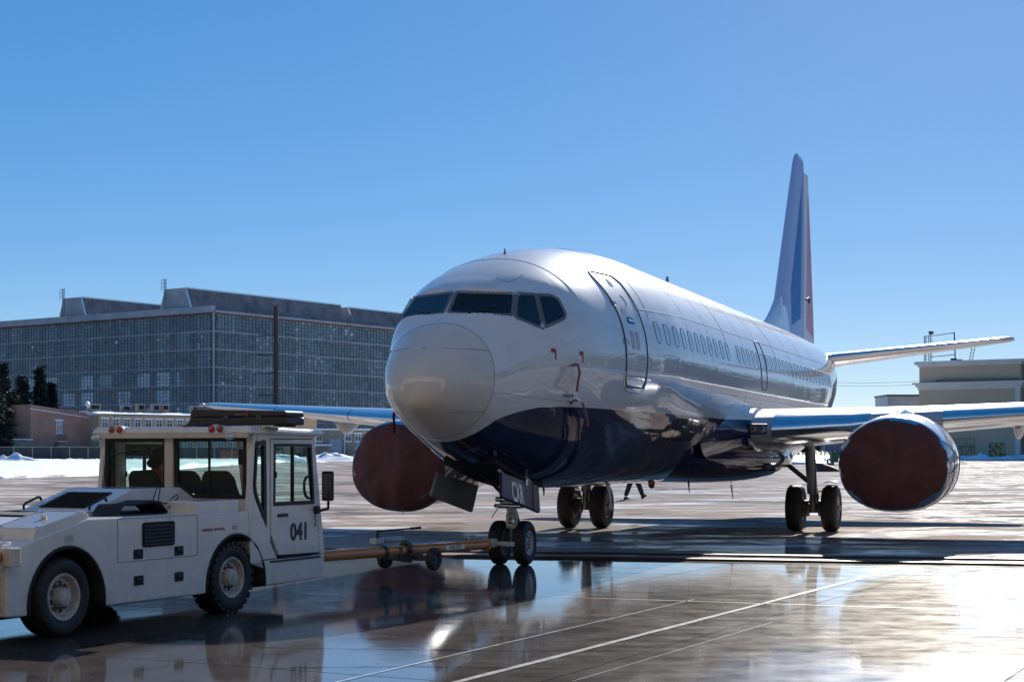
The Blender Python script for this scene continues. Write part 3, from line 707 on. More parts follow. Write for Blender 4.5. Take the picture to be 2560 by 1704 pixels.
# dorsal fillet
rings = []
for k in range(15):
    t = k/14; x = 23.2+3.6*t; zt = ZC+1.86+1.25*t**1.7+.03; w = .02+.20*t
    zb = ZC+1.70
    rings.append([V(x, -w*1.5, zb), V(x, -w, zb+(zt-zb)*.5), V(x, -w*.45, zt-.03), V(x, 0, zt), V(x, w*.45, zt-.03), V(x, w, zb+(zt-zb)*.5), V(x, w*1.5, zb)])
MB().loft(rings).build('dorsal_fin', M['white'], plane, smooth=60)
MB().tube([V(29.6, -.30, 6.35), V(29.95, -.33, 6.42), V(30.1, -.30, 6.30)], .035, 6).build('rudder_hinge', M['black'], plane)
for s in (-1, 1):
    secs = [(.5, 27.3, 4.2, 4.42), (1.2, 27.75, 3.75, 4.47), (3.6, 29.3, 2.65, 4.80), (5.9, 30.8, 1.62, 5.11), (6.15, 31.05, 1.3, 5.145), (6.22, 31.3, .9, 5.155)]
    MB().loft([[V(x+a, s*y, z+b) for a, b in foil(c, .10)] for y, x, c, z in secs]).build('tailplane', M['wing'], plane, smooth=35)
    MB().loft([[V(x-.012+a*.07, s*y, z+b*1.0) for a, b in foil(c, .104)[8:-8]] for y, x, c, z in [(1.5, 27.94, 3.62, 4.51), (3.6, 29.3, 2.65, 4.80), (5.9, 30.8, 1.62, 5.11)]], caps=False, closed=False)
    # bare metal leading edge
    def le(secs, frac, grow):
        R = []
        for y, x, c, z, th, cb in secs:
            pts = [(a, b) for a, b in foil(c, th, 24, cb) if a < frac*c]; ctr = frac*c
            R.append([V(x+ctr+(a-ctr)*(1+grow), s*y, z+b*(1+grow*1.0)+(0)) for a, b in pts])
        return R
    R = le([(1.3, 27.81, 3.71, 4.485, .10, 0), (3.6, 29.3, 2.65, 4.80, .10, 0), (5.9, 30.8, 1.62, 5.11, .10, 0)], .10, .035)
    k = min(len(r) for r in R); MB().loft([r[:k] for r in R], caps=False, closed=False).build('tailplane_leading_edge', M['silver'], plane, smooth=60)
# ---- wings
def wsec(y):
    """LE x, chord, z, thickness"""
    if y < 4.9: x = 11.85+(y-1.9)*.600; te = 18.3+.03*(y-1.9)
    else: x = 13.65+(y-4.9)*.572; te = 18.39+(y-4.9)*.243
    return x, te-x, 2.14+.0705*(y-1.9), .142-.0032*y
for s in (-1, 1):
    ys = [1.2, 1.9, 2.6, 3.4, 4.2, 4.9, 6, 7.5, 9, 10.5, 12, 13.2, 14.0]
    rings = []
    for y in ys:
        x, c, z, th = wsec(y); rings.append([V(x+a, s*y, z+b-.015*a) for a, b in foil(c, th, 20, .012)])
    for y, f in ((14.25, .93), (14.40, .78), (14.46, .55)):
        x, c, z, th = wsec(y); rings.append([V(x+c*(1-f)*.75+a, s*y, z+b-.015*a) for a, b in foil(c*f, th*.8, 20, .012)])
    wg = MB().loft(rings).build('wing', M['wing'], plane, smooth=35)
    for y0, y1, nm in ((2.45, 4.2, 'krueger_flap'), (5.55, 8.3, 'slat'), (8.33, 11.1, 'slat'), (11.13, 13.9, 'slat')):
        R = []
        for y in [y0+(y1-y0)*k/5 for k in range(6)]:
            x, c, z, th = wsec(y); fr = min(.13, .62/c); pts = [(a, b) for a, b in foil(c, th, 40, .012) if a < fr*c]; R.append([V(x-.015+a*1.0, s*y, z+b*1.045-.015*a) for a, b in pts])
        k = min(len(r) for r in R); MB().loft([r[:k] for r in R], caps=False, closed=False).build(nm, M['silver'], plane, smooth=60)
    # landing light window in the root
    x, c, z, th = wsec(2.15)
    lw = MB().box(-.05, .20, -.19, .19, -.105, .105, T=Matrix.Translation((x+.03, s*2.2, z+.02)) @ Matrix.Rotation(-s*.50, 4, 'Z')).build('landing_light', M['black'], plane, bevel=.03)
    for dy, r in ((-.085, .062), (.085, .08)):
        c0 = V(x-.022+.0, s*2.2, z+.02)+Matrix.Rotation(-s*.50, 3, 'Z') @ V(0, dy*s, 0)
        MB().lathe([(0, r), (.03, r), (.036, r*.9), (.02, r*.5), (.012, .01)], c0+V(.03, 0, 0), (-1, 0, 0), 20, caps=False).build('lamp', M['lens'], lw, smooth=50)
    # flap track fairings
    for y in (6.9, 9.6, 12.0):
        x, c, z, th = wsec(y); L = 2.6-.10*y; rings = []
        for k in range(13):
            t = k/12; w = .19*sqrt(max(0, 1-(2*t-.82)**2/1.42))*(1-.55*t)+.01; xx = x+c*.42+L*t; zc = z-.10-.22*sin(pi*min(1, t*1.25))*(1-.35*t)-.02*t
            rings.append([V(xx, s*y+w*.62*cos(a), zc+w*1.15*sin(a)) for a in [2*pi*j/14 for j in range(14)]])
        MB().loft(rings).build('flap_track_fairing', M['wing'], plane, smooth=50)
    # nav light lens at the tip
    x, c, z, th = wsec(14.2); MB().sphere((x+.10, s*14.3, z+.01), .07, 10, 6, (1.6, 1, .8)).build('navigation_light', M['lens'], plane, smooth=60)
# wing to body fairing
rings = []
for k in range(27):
    t = k/26; x = 9.9+10.2*t; e = sin(pi*t)**.55; w = .6+1.62*e; zt = ZC-1.25+.15*e; zb = ZC-1.75-.44*e
    rings.append([V(x, w*math.copysign(abs(cos(a))**.75, cos(a)), (zt+zb)/2+(zt-zb)/2*math.copysign(abs(sin(a))**.8, sin(a))) for a in [2*pi*j/32 for j in range(32)]])
MB().loft(rings).build('wing_fairing', M['fuse'], plane, smooth=60)
# leading edge root fillet
for s in (-1, 1):
    rings = []
    for k in range(9):
        t = k/8; y = 1.45+.62*t; x, c, z, th = wsec(y); f = (1-t)**2
        rings.append([V(x-.02-1.35*f+a*(1+.12*f), s*y, z+.05*f+b*(1.02+.35*f)-.015*a) for a, b in foil(c*.5, th*2.0, 14, .012)])
    MB().loft(rings).build('root_fillet', M['fuse'], plane, smooth=60)

# ---- engines
def necirc(x, yc, zc, w, ht, hb, n=40, e=2.35):
    """nacelle ring: rounded top, flattened bottom"""
    o = []
    for k in range(n):
        a = 2*pi*k/n; c, s_ = cos(a), sin(a)
        if s_ >= 0: o.append(V(x, yc+w*c, zc+ht*s_))
        else: o.append(V(x, yc+w*math.copysign(abs(c)**(2/e), c), zc-hb*abs(s_)**(2/e)))
    return o
ECX, ECZ = 10.72, 1.53
for s in (-1, 1):
    yc = s*4.94
    def sec(x, f, dz=0., g=1.): return necirc(x, yc, ECZ+dz, 1.03*f, .86*f*g, .90*f)
    prof = [(1.10, .70), (.6, .74), (.22, .80), (.06, .845), (.0, .885), (.02, .93), (.10, .965), (.3, .995), (.7, 1.02), (1.3, 1.03), (2.0, 1.01), (2.7, .95), (3.3, .86), (3.62, .80), (3.62, .77), (3.0, .80)]
    nc = MB().loft([sec(ECX+a, f, dz=.02*max(0, a-1), g=1+.03*min(a, 2)) for a, f in prof[6:]], caps=False).build('engine_nacelle', M['nacelle'] if 'nacelle' in M else M['white'], plane, smooth=50)
    MB().loft([sec(ECX+a, f) for a, f in prof[:8]], caps=False).build('intake_lip', M['silver'], nc, smooth=60)
    MB().loft([[V(x, yc+r*cos(a), ECZ+.05+r*sin(a)) for a in [2*pi*j/24 for j in range(24)]] for x, r in ((ECX+3.0, .55), (ECX+3.6, .50), (ECX+4.5, .36), (ECX+4.5, .30), (ECX+4.2, .28))]).build('exhaust_nozzle', M['dsteel'], nc, smooth=50)
    MB().loft([[V(x, yc+r*cos(a), ECZ+.05+r*sin(a)) for a in [2*pi*j/20 for j in range(20)]] for x, r in ((ECX+4.1, .26), (ECX+4.6, .22), (ECX+5.1, .03))]).build('exhaust_plug', M['steel'], nc, smooth=50)
    # pylon
    x, c, z, th = wsec(4.94); R = []
    for t, w, zt, zb in ((ECX+1.0, .03, ECZ+.92, ECZ+.80), (ECX+1.5, .12, ECZ+1.02, ECZ+.7), (ECX+2.4, .17, z+.16, ECZ+.6), (ECX+3.4, .18, z+.10, ECZ+.45), (ECX+5.0, .15, z-.05, ECZ+.30), (ECX+6.2, .04, z-.15, z-.3)):
        R.append([V(t, yc-w, zb), V(t, yc-w, (zt+zb)/2), V(t, yc-w*.7, zt), V(t, yc+w*.7, zt), V(t, yc+w, (zt+zb)/2), V(t, yc+w, zb)])
    MB().loft(R).build('pylon', M['white'], plane, smooth=40, bevel=.02)
    # cowling strake and seams
    MB().tube(sec(ECX+.62, 1.018)+[], .006, 5, closed=True).build('cowl_seam', M['fineline'], nc)
    MB().tube(sec(ECX+1.9, 1.017, .018, 1.05), .006, 5, closed=True).build('cowl_seam', M['fineline'], nc)

# ---- nose gear
NX = 3.86
M['olive'] = simple('olive_primer', (.14, .135, .11), .5, var=.3, vscale=5, dirt=.4)
def tyre_prof(R, W, rim):
    h = W/2
    return [(-h*.78, rim), (-h*.95, rim+(R-rim)*.25), (-h, rim+(R-rim)*.5), (-h*.93, rim+(R-rim)*.76), (-h*.70, R*.972), (-h*.45, R*.995), (-h*.42, R*.985), (-h*.36, R*.998), (-h*.10, R), (-h*.07, R*.988), (0, R*.988), (h*.07, R*.988), (h*.10, R), (h*.36, R*.998), (h*.42, R*.985), (h*.45, R*.995), (h*.70, R*.972), (h*.93, rim+(R-rim)*.76), (h, rim+(R-rim)*.5), (h*.95, rim+(R-rim)*.25), (h*.78, rim)]
def rim_mesh(R, W, m, o, ax, holes=8, hub=.3):
    h = W/2
    for s in (-1, 1):
        p = [(s*h*.80, R*1.02), (s*h*.84, R*.97), (s*h*.78, R*.90), (s*h*.55, R*.86), (s*h*.42, R*.70), (s*h*.40, R*hub*1.3), (s*h*.62, R*hub), (s*h*.66, R*hub*.7), (s*h*.66, .004)]
        m.lathe(p, o, ax, 28, 0, False)
        axv = V(*ax).normalized(); u = axv.cross(V(0, 0, 1)).normalized(); v = axv.cross(u)
        for k in range(holes):
            a = 2*pi*k/holes; c = V(*o)+(u*cos(a)+v*sin(a))*R*.56+axv*(s*h*.43); m.lathe([(0, R*.085), (s*.012, R*.075)], c, ax, 8, 1)
        for k in range(10):
            a = 2*pi*(k+.5)/10; c = V(*o)+(u*cos(a)+v*sin(a))*R*.80+axv*(s*h*.50); m.lathe([(0, R*.03), (s*.02, R*.03)], c, ax, 6, 0)
    return m
gear = MB().cyl((NX, 0, .30), (NX-.02, 0, .78), .05, 16).cyl((NX-.02, 0, .72), (NX-.08, 0, 1.55), .078, 16).cyl((NX, -.30, .335), (NX, .30, .335), .045, 12).box(NX-.13, NX+.06, -.17, .17, .86, .93).box(NX-.19, NX-.06, -.12, .12, .93, 1.10).cyl((NX-.10, -.16, .99), (NX-.10, .16, .99), .055, 12).build('nose_gear_strut', M['steel'], plane, smooth=40, bevel=.006)
MB().bar((NX+.06, 0, .82), (NX+.26, 0, .58), .11, .045).bar((NX+.26, 0, .58), (NX+.05, 0, .40), .11, .045).cyl((NX+.26, -.07, .58), (NX+.26, .07, .58), .03, 10).build('torque_link', M['dsteel'], gear, bevel=.006)
MB().cyl((NX-.10, -.09, 1.05), (NX-.95, -.11, 1.40), .032, 10).cyl((NX-.10, .09, 1.05), (NX-.95, .11, 1.40), .032, 10).build('drag_brace', M['dsteel'], gear, smooth=40)
MB().cyl((NX-.13, -.24, .90), (NX-.13, .24, .90), .030, 10).cyl((NX-.17, -.20, 1.0), (NX-.17, .20, 1.0), .038, 12).build('steering_actuator', M['silver'], gear, smooth=40)
tl = MB().box(NX-.22, NX-.13, -.085, .085, .58, .80).build('taxi_light', M['gearwhite'], gear, bevel=.012)
MB().lathe([(0, .074), (.02, .078), (.022, .068), (.006, .045), (-.006, .006)], (NX-.225, 0, .70), (-1, 0, 0), 22, caps=False).build('lamp', M['lens'], tl, smooth=50)
tl.location = (0, -.06, -.02)
MB().tube([V(NX-.1, .05, 1.3), V(NX-.2, .09, 1.12), V(NX-.17, .1, .95)], .012, 6).tube([V(NX-.12, -.06, 1.4), V(NX-.25, -.1, 1.2), V(NX-.16, -.1, 1.0)], .010, 6).tube([V(NX-.16, .16, .88), V(NX-.30, .20, .76), V(NX-.34, .2, .72)], .007, 5).build('hose', M['black'], gear, smooth=60)
for s in (-1, 1):
    o = (NX, s*.20, .335)
    ty = MB().lathe(tyre_prof(.338, .20, .185), o, (0, 1, 0), 44, caps=False).build('nose_wheel', M['rubber'], plane, smooth=30)
    rim_mesh(.19, .20, MB(), o, (0, s, 0), 8).build('rim', [M['gearwhite'], M['blackm']], ty, smooth=30)
MB().loft([[V(x, -.40, z), V(x, .40, z), V(x, .40, z+.1), V(x, -.40, z+.1)] for x, z in ((2.05, ZC-1.685), (2.7, ZC-1.825), (3.3, ZC-1.945), (4.15, ZC-2.05))]).build('wheel_bay', M['blackm'], plane)
for s in (-1, 1):
    y0 = s*.45 if s > 0 else -.51; q = [V(1.93, y0, 1.43), V(3.56, y0, 1.21), V(3.46, y0+s*.06, .82), V(3.40, y0+s*.06, .81), V(1.86, y0+s*.05, 1.07), V(1.80, y0+s*.05, 1.10)]
    t = V(0, s*.022, .004)
    m = MB(); k = len(q); m.add([p-t for p in q]+[p+t for p in q], [tuple(range(k)), tuple(range(k, 2*k))]+[(i, (i+1) % k, k+(i+1) % k, k+i) for i in range(k)])
    d = m.build('nose_gear_door', M['navydoor'] if s < 0 else M['olive'], plane, bevel=.012)
    MB().bar((2.2, y0*.98, 1.36), (2.2, y0*.75, 1.46), .05, .03).bar((3.3, y0*.98, 1.24), (3.3, y0*.72, 1.42), .05, .03).build('hinge_arm', M['gearwhite'], d)
    if s < 0:
        dx = V(1.63, 0, -.22).normalized(); 
        text('CXR', .40, M['white'], d, frame_m((2.50, y0-.0595, 1.115), dx, V(0, .165, 1)), .62, .003, .006)
        m = MB(); a = V(3.28, y0-.036, 1.235); b = V(3.16, y0-.088, .875); m.bar(a, b, .006, .03, up=(1, 0, 0)); m.build('red_stripe', M['reddot'], d)
        MB().lathe([(0, .05), (.003, .05)], (2.95, y0-.040, 1.27), (0, -1, 0), 18).build('emblem', M['white'], d)
# ---- main gear
MX = NX+12.45
for s in (-1, 1):
    y0 = s*2.615
    st = MB().cyl((MX, y0, .42), (MX-.02, y0-s*.02, 1.0), .075, 16).cyl((MX-.02, y0-s*.02, .82), (MX-.10, y0-s*.08, 2.05), .115, 18).cyl((MX, y0-s*.58, .50), (MX, y0+s*.58, .50), .065, 14).cyl((MX-.02, y0, .40), (MX-.02, y0, .60), .10, 14).build('main_gear_strut', M['steel'], plane, smooth=40)
    MB().cyl((MX-.06, y0-s*.06, 1.05), (MX-.1, y0-s*1.05, 1.86), .052, 12).cyl((MX-.06, y0-s*.55, 1.47), (MX-.1, y0-s*.72, 1.86), .02, 8).build('side_brace', M['dsteel'], st, smooth=40)
    MB().bar((MX+.10, y0, .95), (MX+.34, y0, .72), .14, .05).bar((MX+.34, y0, .72), (MX+.06, y0, .50), .14, .05).build('torque_link', M['dsteel'], st, bevel=.006)
    MB().tube([V(MX-.14, y0+.03, 1.8), V(MX-.13, y0+.06, 1.2), V(MX-.11, y0+.02, .8), V(MX-.09, y0+.12, .55)], .012, 6).tube([V(MX-.13, y0-.05, 1.7), V(MX-.12, y0-.07, 1.1), V(MX-.10, y0-.03, .7), V(MX-.09, y0-.12, .5)], .010, 6).build('brake_line', M['black'], st, smooth=60)
    MB().lathe([(-.10, .18), (.10, .18), (.12, .12)], (MX, y0-.22, .50), (0, 1, 0), 18).lathe([(-.10, .12), (-.12, .18), (.08, .18)], (MX, y0+.22, .50), (0, 1, 0), 18).build('brake', M['dsteel'], st, smooth=40)
    # strut door on its rods
    R = []
    for k in range(9):
        a = -.9+1.8*k/8; R.append([V(MX-.35, y0+s*(.40+.18*sin(a*.9)), .98+.10*cos(a)), V(MX-.35, y0+s*(.40+.18*sin(a*.9)), 1.0+.10*cos(a)), V(MX+.35, y0+s*(.40+.18*sin(a*.9)), 1.0+.10*cos(a)), V(MX+.35, y0+s*(.40+.18*sin(a*.9)), .98+.10*cos(a))])
    MB().loft(R).bar((MX-.1, y0+s*.08, .86), (MX-.15, y0+s*.34, .90), .035).bar((MX-.15, y0+s*.34, .90), (MX-.2, y0+s*.5, 1.02), .025).build('strut_door', M['silver'], st, smooth=50)
    for t in (-1, 1):
        o = (MX, y0+t*.385, .505)
        ty = MB().lathe(tyre_prof(.508, .36, .26), o, (0, 1, 0), 48, caps=False).build('main_wheel', M['rubber'], plane, smooth=30)
        rim_mesh(.265, .36, MB(), o, (0, s*t, 0), 9, .35).build('rim', [M['gearwhite'], M['blackm']], ty, smooth=30)

# ------------------------------------------------------------------ tow tractor (x forward, y to its left, z up; origin under the right rear wheel)
def tug_paint(name, col):
    t = NT(name); c = t.coords(); n = t.noise(c, 1.4, 6)
    base = t.mixc(t.ramp(n, [(.3, 0.), (.7, 1.)]), tuple(x*.92 for x in col), col)
    d = t.noise(t.coords((1, 1, .35)), 5.5, 8, .72); base = t.mixc(t.math('MULTIPLY', t.ramp(d, [(.50, 0.), (.78, 1.)]), .35), base, tuple(x*.45 for x in col))
    spz = t.node('ShaderNodeSeparateXYZ'); t.link(c, spz.inputs[0]); splash = t.math('MULTIPLY', t.ramp(spz.outputs[2], [(.25, 1.), (.75, 0.)]), t.ramp(t.noise(c, 7., 8, .75), [(.40, 0.), (.70, 1.)])); base = t.mixc(t.math('MULTIPLY', splash, .30), base, (.16, .13, .105))
    sp_ = t.node('ShaderNodeTexNoise'); sp_.inputs['Scale'].default_value = 55; sp_.inputs['Detail'].default_value = 3; t.link(c, sp_.inputs['Vector'])
    base = t.mixc(t.math('MULTIPLY', t.ramp(sp_.outputs[0], [(.66, 0.), (.74, 1.)]), .4), base, (.12, .09, .07))
    t.set(Base_Color=base, Roughness=t.math('MULTIPLY_ADD', n, .15, .30), Coat_Weight=.85, Coat_Roughness=.06); t.b.inputs['Specular IOR Level'].default_value = .15
    t.set(Normal=t.bump(t.noise(c, 3, 3), .25, .01)); return t.m
M['tug'] = tug_paint('tractor_paint', (.74, .715, .68)); M['cream'] = tug_paint('tractor_cream', (.62, .55, .46)); M['lid'] = tug_paint('tractor_lid', (.36, .32, .29))
M['redlens'] = simple('red_lamp', (.45, .012, .008), .15, coat=1., var=.35, vscale=30, bump=.3, bscale=80)
M['amberlens'] = simple('amber_lamp', (.24, .05, .012), .15, coat=1., var=.35, vscale=30, bump=.3, bscale=80)
M['rimdirty'] = simple('dirty_rim', (.52, .48, .44), .45, var=.3, vscale=9, dirt=.6); M['rust'] = simple('rusty_hub', (.11, .075, .058), .6, .3, var=.4, vscale=10, dirt=.4)
M['cable'] = simple('cable_black', (.02, .02, .021), .5)
tug = empty('tow_tractor', (-4.091, 14.872, 0), pi/2-radians(25.506), 'white tow tractor numbered 041 with glazed cab pulling the airliner', 'tow tractor')
TW = 2.07
rear_arch = [(.02+.53*cos(a), .31+.53*sin(a)) for a in [pi*(1.04-1.08*k/20) for k in range(21)]]
front_arch = [(2.68+.545*cos(a), .29+.545*sin(a)) for a in [pi*(1.03-1.06*k/20) for k in range(21)]]
prof = [(-.77, .25)]+rear_arch+front_arch+[(4.42, .25), (4.43, .52), (3.30, .52), (2.95, .52), (2.93, .80), (2.90, 1.072), (.31, 1.08), (-.62, .87), (-.77, .83)]
body = MB().prism(prof, 0, TW, 'xz').build('body', M['tug'], tug, bevel=.018)
MB().box(-.5, 4.2, .42, TW-.42, .18, .95).build('chassis', M['blackm'], tug)
MB().box(2.9, 4.25, .1, TW-.1, .50, .60).build('cab_floor', M['blackm'], tug)
# arch linings
for pr_ in (rear_arch, front_arch):
    m = MB(); n = len(pr_)
    for y in (-.006, .40):
        m.v += [(x, y, z) for x, z in pr_]
    for k in range(n-1): m.f.append((k, k+1, n+k+1, n+k)); m.mi.append(0)
    ar = m.build('arch_lining', M['blackm'], tug, smooth=60); sm = ar.modifiers.new('solid', 'SOLIDIFY'); sm.thickness = .025
# wheels
def tug_wheel(x, y, s, big_lugs):
    R, Wd = .372, .30; o = (x, y, R)
    m = MB().lathe(tyre_prof(R, Wd, .215), o, (0, 1, 0), 48, caps=False)
    if big_lugs:
        for k in range(26):
            a = 2*pi*k/26
            for t in (-1, 1):
                T = Matrix.Translation(o) @ Matrix.Rotation(a+(.12 if t > 0 else 0), 4, 'Y') @ Matrix.Rotation(.45*t, 4, 'Z')
                m.box(-.026, .026, min(t*.01, t*.140), max(t*.01, t*.140), R-.03, R+.008, T=Matrix.Translation(o) @ Matrix.Rotation(a+(.12 if t > 0 else 0), 4, 'Y'))
    ty = m.build('wheel', M['rubber'], tug, smooth=30)
    ax = (0, s, 0); h = Wd/2
    MB().lathe([(h*.80, .222), (h*.90, .215), (h*.86, .195), (h*.70, .185), (h*.45, .17), (h*.42, .12)], o, ax, 36, 0, False).lathe([(h*.44, .16), (h*.40, .02)], o, ax, 30, 1, False).build('rim', [M['rimdirty'], M['rust']], ty, smooth=35)
    hb = MB().lathe([(h*.40, .095), (h*.75, .092), (h*.95, .082), (h*1.0, .06), (h*1.0, .003)], o, ax, 22)
    for k in range(10):
        a = 2*pi*k/10; c = V(*o)+V(.132*cos(a), 0, .132*sin(a)); hb.cyl(c+V(0, s*h*.38, 0), c+V(0, s*h*.58, 0), .012, 6)
    hb.build('hub', M['rimdirty'], ty, smooth=35)
for x, lug in ((0.0, False), (2.632, True)):
    tug_wheel(x, .155, -1, lug); tug_wheel(x, TW-.155, 1, lug)
# side details
def side_panel(x0, x1, z0, z1):
    pts = rrect(x0, x1, z0, z1, .015, 2); MB().tube([V(a, -.001, b) for a, b in pts], .004, 5, closed=True).build('access_panel_seam', M['fineline'], tug)
side_panel(.72, 1.98, .645, 1.062)
gr = MB().prism(rrect(1.09, 1.60, .77, 1.015, .03, 3), -.012, .02, 'xz').build('side_grille', M['blackm'], tug, bevel=.004)
for k in range(6): z = .795+.036*k; MB().bar((1.11, -.017, z), (1.58, -.017, z), .012, .020).build('slat', M['black'], gr)
for x, z in ((1.03, .71), (1.673, .709), (1.036, .452), (1.673, .446)):
    gp = MB().prism(rrect(x-.072, x+.072, z-.048, z+.048, .012, 3), -.008, .01, 'xz').prism(rrect(x-.055, x+.055, z-.034, z+.034, .008, 2), -.009, .0, 'xz', 1).build('grip_recess', [M['black'], M['blackm']], tug, bevel=.003)
    MB().bar((x-.05, -.016, z+.012), (x+.05, -.016, z+.012), .014, .024).build('grip', M['black'], gp)
fx = frame_m
text('aviation services', .062, simple('maroon_print', (.28, .05, .08), .4), tug, fx((2.255, -.004, .902), (1, 0, 0), (0, 0, 1)), .98, .0012)
for x, z, w, h in ((2.64, .905, .045, .024), (.03, .905, .06, .035)):
    pc = MB().prism(rrect(x-w, x+w, z-h, z+h, .005, 2), -.004, .0, 'xz').build('placard', simple('placard_grey', (.50, .49, .48), .4, var=.1), tug)
    for k in range(2): MB().box(x-w*.6, x+w*.6, -.0055, -.003, z-h*.35+k*h*.6, z-h*.35+k*h*.6+.007).build('print_line', M['fineline'], pc)
for x, z in ((1.15, 1.04), (1.53, 1.04), (1.15, .745), (1.53, .745)): MB().sphere((x, -.002, z), .008, 8, 5).build('rivet', M['steel'], tug)
# rear: lamp boxes, bumper
for y0 in (-.10, 1.72):
    lb = MB().box(-.83, -.70, y0, y0+.44, .70, .865).build('rear_lamp_box', M['cream'], tug, bevel=.012)
    MB().lathe([(0, .062), (.02, .06), (.028, .04), (.03, .004)], (-.83, y0+.15, .785), (-1, 0, 0), 20, caps=False).build('red_lens', M['redlens'], lb, smooth=50)
    for yy in (y0+.09, y0+.20): MB().tube([V(-.74, yy, .90), V(-.84, yy, .905), V(-.88, yy, .86), V(-.885, yy, .72), V(-.86, yy, .69)], .016, 8).build('lamp_guard', M['tug'], lb, smooth=60)
MB().box(-.80, -.72, .06, TW-.06, .30, .62).build('rear_bumper', M['cream'], tug, bevel=.02)
# sloping lid on the rear fender
P = lambda x, y, z: V(x, y, z)
m = MB(); y0, y1 = .03, .545
m.loft([[P(-.371, y, 1.009), P(.290, y, 1.147), P(.383, y, 1.074), P(-.43, y, .885)] for y in (y0, y1)]); lid = m.build('rear_locker', M['tug'], tug, bevel=.008)
n_ = V(-.205, 0, .979)
m = MB(); m.add([P(-.355, y0+.015, 1.0155), P(.28, y0+.015, 1.148), P(.28, y1-.015, 1.148), P(-.355, y1-.015, 1.0155)]+[P(-.36, y0+.01, 1.0), P(.285, y0+.01, 1.13), P(.285, y1-.01, 1.13), P(-.36, y1-.01, 1.0)], [(0, 1, 2, 3), (4, 5, 6, 7), (0, 1, 5, 4), (1, 2, 6, 5), (2, 3, 7, 6), (3, 0, 4, 7)])
m.build('locker_lid', M['lid'], lid, bevel=.003)
m = MB()
ed = [P(-.355, y0+.012, 1.017), P(.282, y0+.012, 1.150), P(.282, y1-.012, 1.150), P(-.355, y1-.012, 1.017)]
m.tube(ed, .006, 6, closed=True); m.build('lid_rim', M['white'], lid)
for x, y in ((-.31, .07), (.24, .07), (.24, .50), (-.31, .50)): MB().lathe([(0, .022), (.006, .02)], (x, y, 1.0165+(x+.355)*.209), n_, 12).build('lid_bolt', M['silver'], lid)
MB().box(-.03, .01, .24, .28, 1.085, 1.125).build('lid_knob', M['tug'], lid, bevel=.006)
MB().box(-.66, .30, .56, TW-.03, .86, .92).build('rear_deck', M['lid'], tug)
# engine hood
ha, hb_ = .75, 1.68
hood = MB().loft([[P(1.20, y, 1.075), P(1.20, y, 1.095), P(1.885, y+(.0 if y < 1 else -.06), 1.32), P(2.69, y+(.0 if y < 1 else -.06), 1.324), P(2.977, y, 1.18), P(2.977, y, 1.075)] for y in (ha, hb_)]).build('engine_hood', M['tug'], tug, bevel=.012)
def slope(t, y, off=0): return P(1.20+.685*t-.31*off, y, 1.095+.225*t+.95*off)
m = MB(); m.add([slope(.18, .915, .004), slope(.18, 1.50, .004), slope(.84, 1.49, .004), slope(.84, .925, .004)]+[slope(.18, .915, -.01), slope(.18, 1.50, -.01), slope(.84, 1.49, -.01), slope(.84, .925, -.01)], [(0, 1, 2, 3), (4, 5, 6, 7), (0, 1, 5, 4), (1, 2, 6, 5), (2, 3, 7, 6), (3, 0, 4, 7)])
hg = m.build('hood_grille', M['blackm'], hood)
for k in range(12):
    t = .20+.053*k; MB().bar(slope(t, .905, .010), slope(t, 1.51, .010), .030, .007).build('slat', M['black'], hg)
for y in (.80, 1.66):
    MB().tube([slope(.10, y, .0), slope(.11, y, .035), slope(.15, y, .048), slope(.42, y, .048), slope(.47, y, .035), slope(.48, y, .0)], .013, 8).build('hood_handle', M['black'], hood, smooth=60)
MB().box(.36, 1.95, .36, TW-.05, 1.06, 1.10).build('deck_plate', M['blackm'], tug, bevel=.01)
# tool box beside the cab and clutter on the deck
MB().box(1.975, 2.72, .004, .45, 1.06, 1.198).build('side_locker', M['tug'], tug, bevel=.012)
MB().box(2.72, 2.86, .10, .70, 1.06, 1.17).build('cab_gaiter', M['black'], tug, bevel=.03)
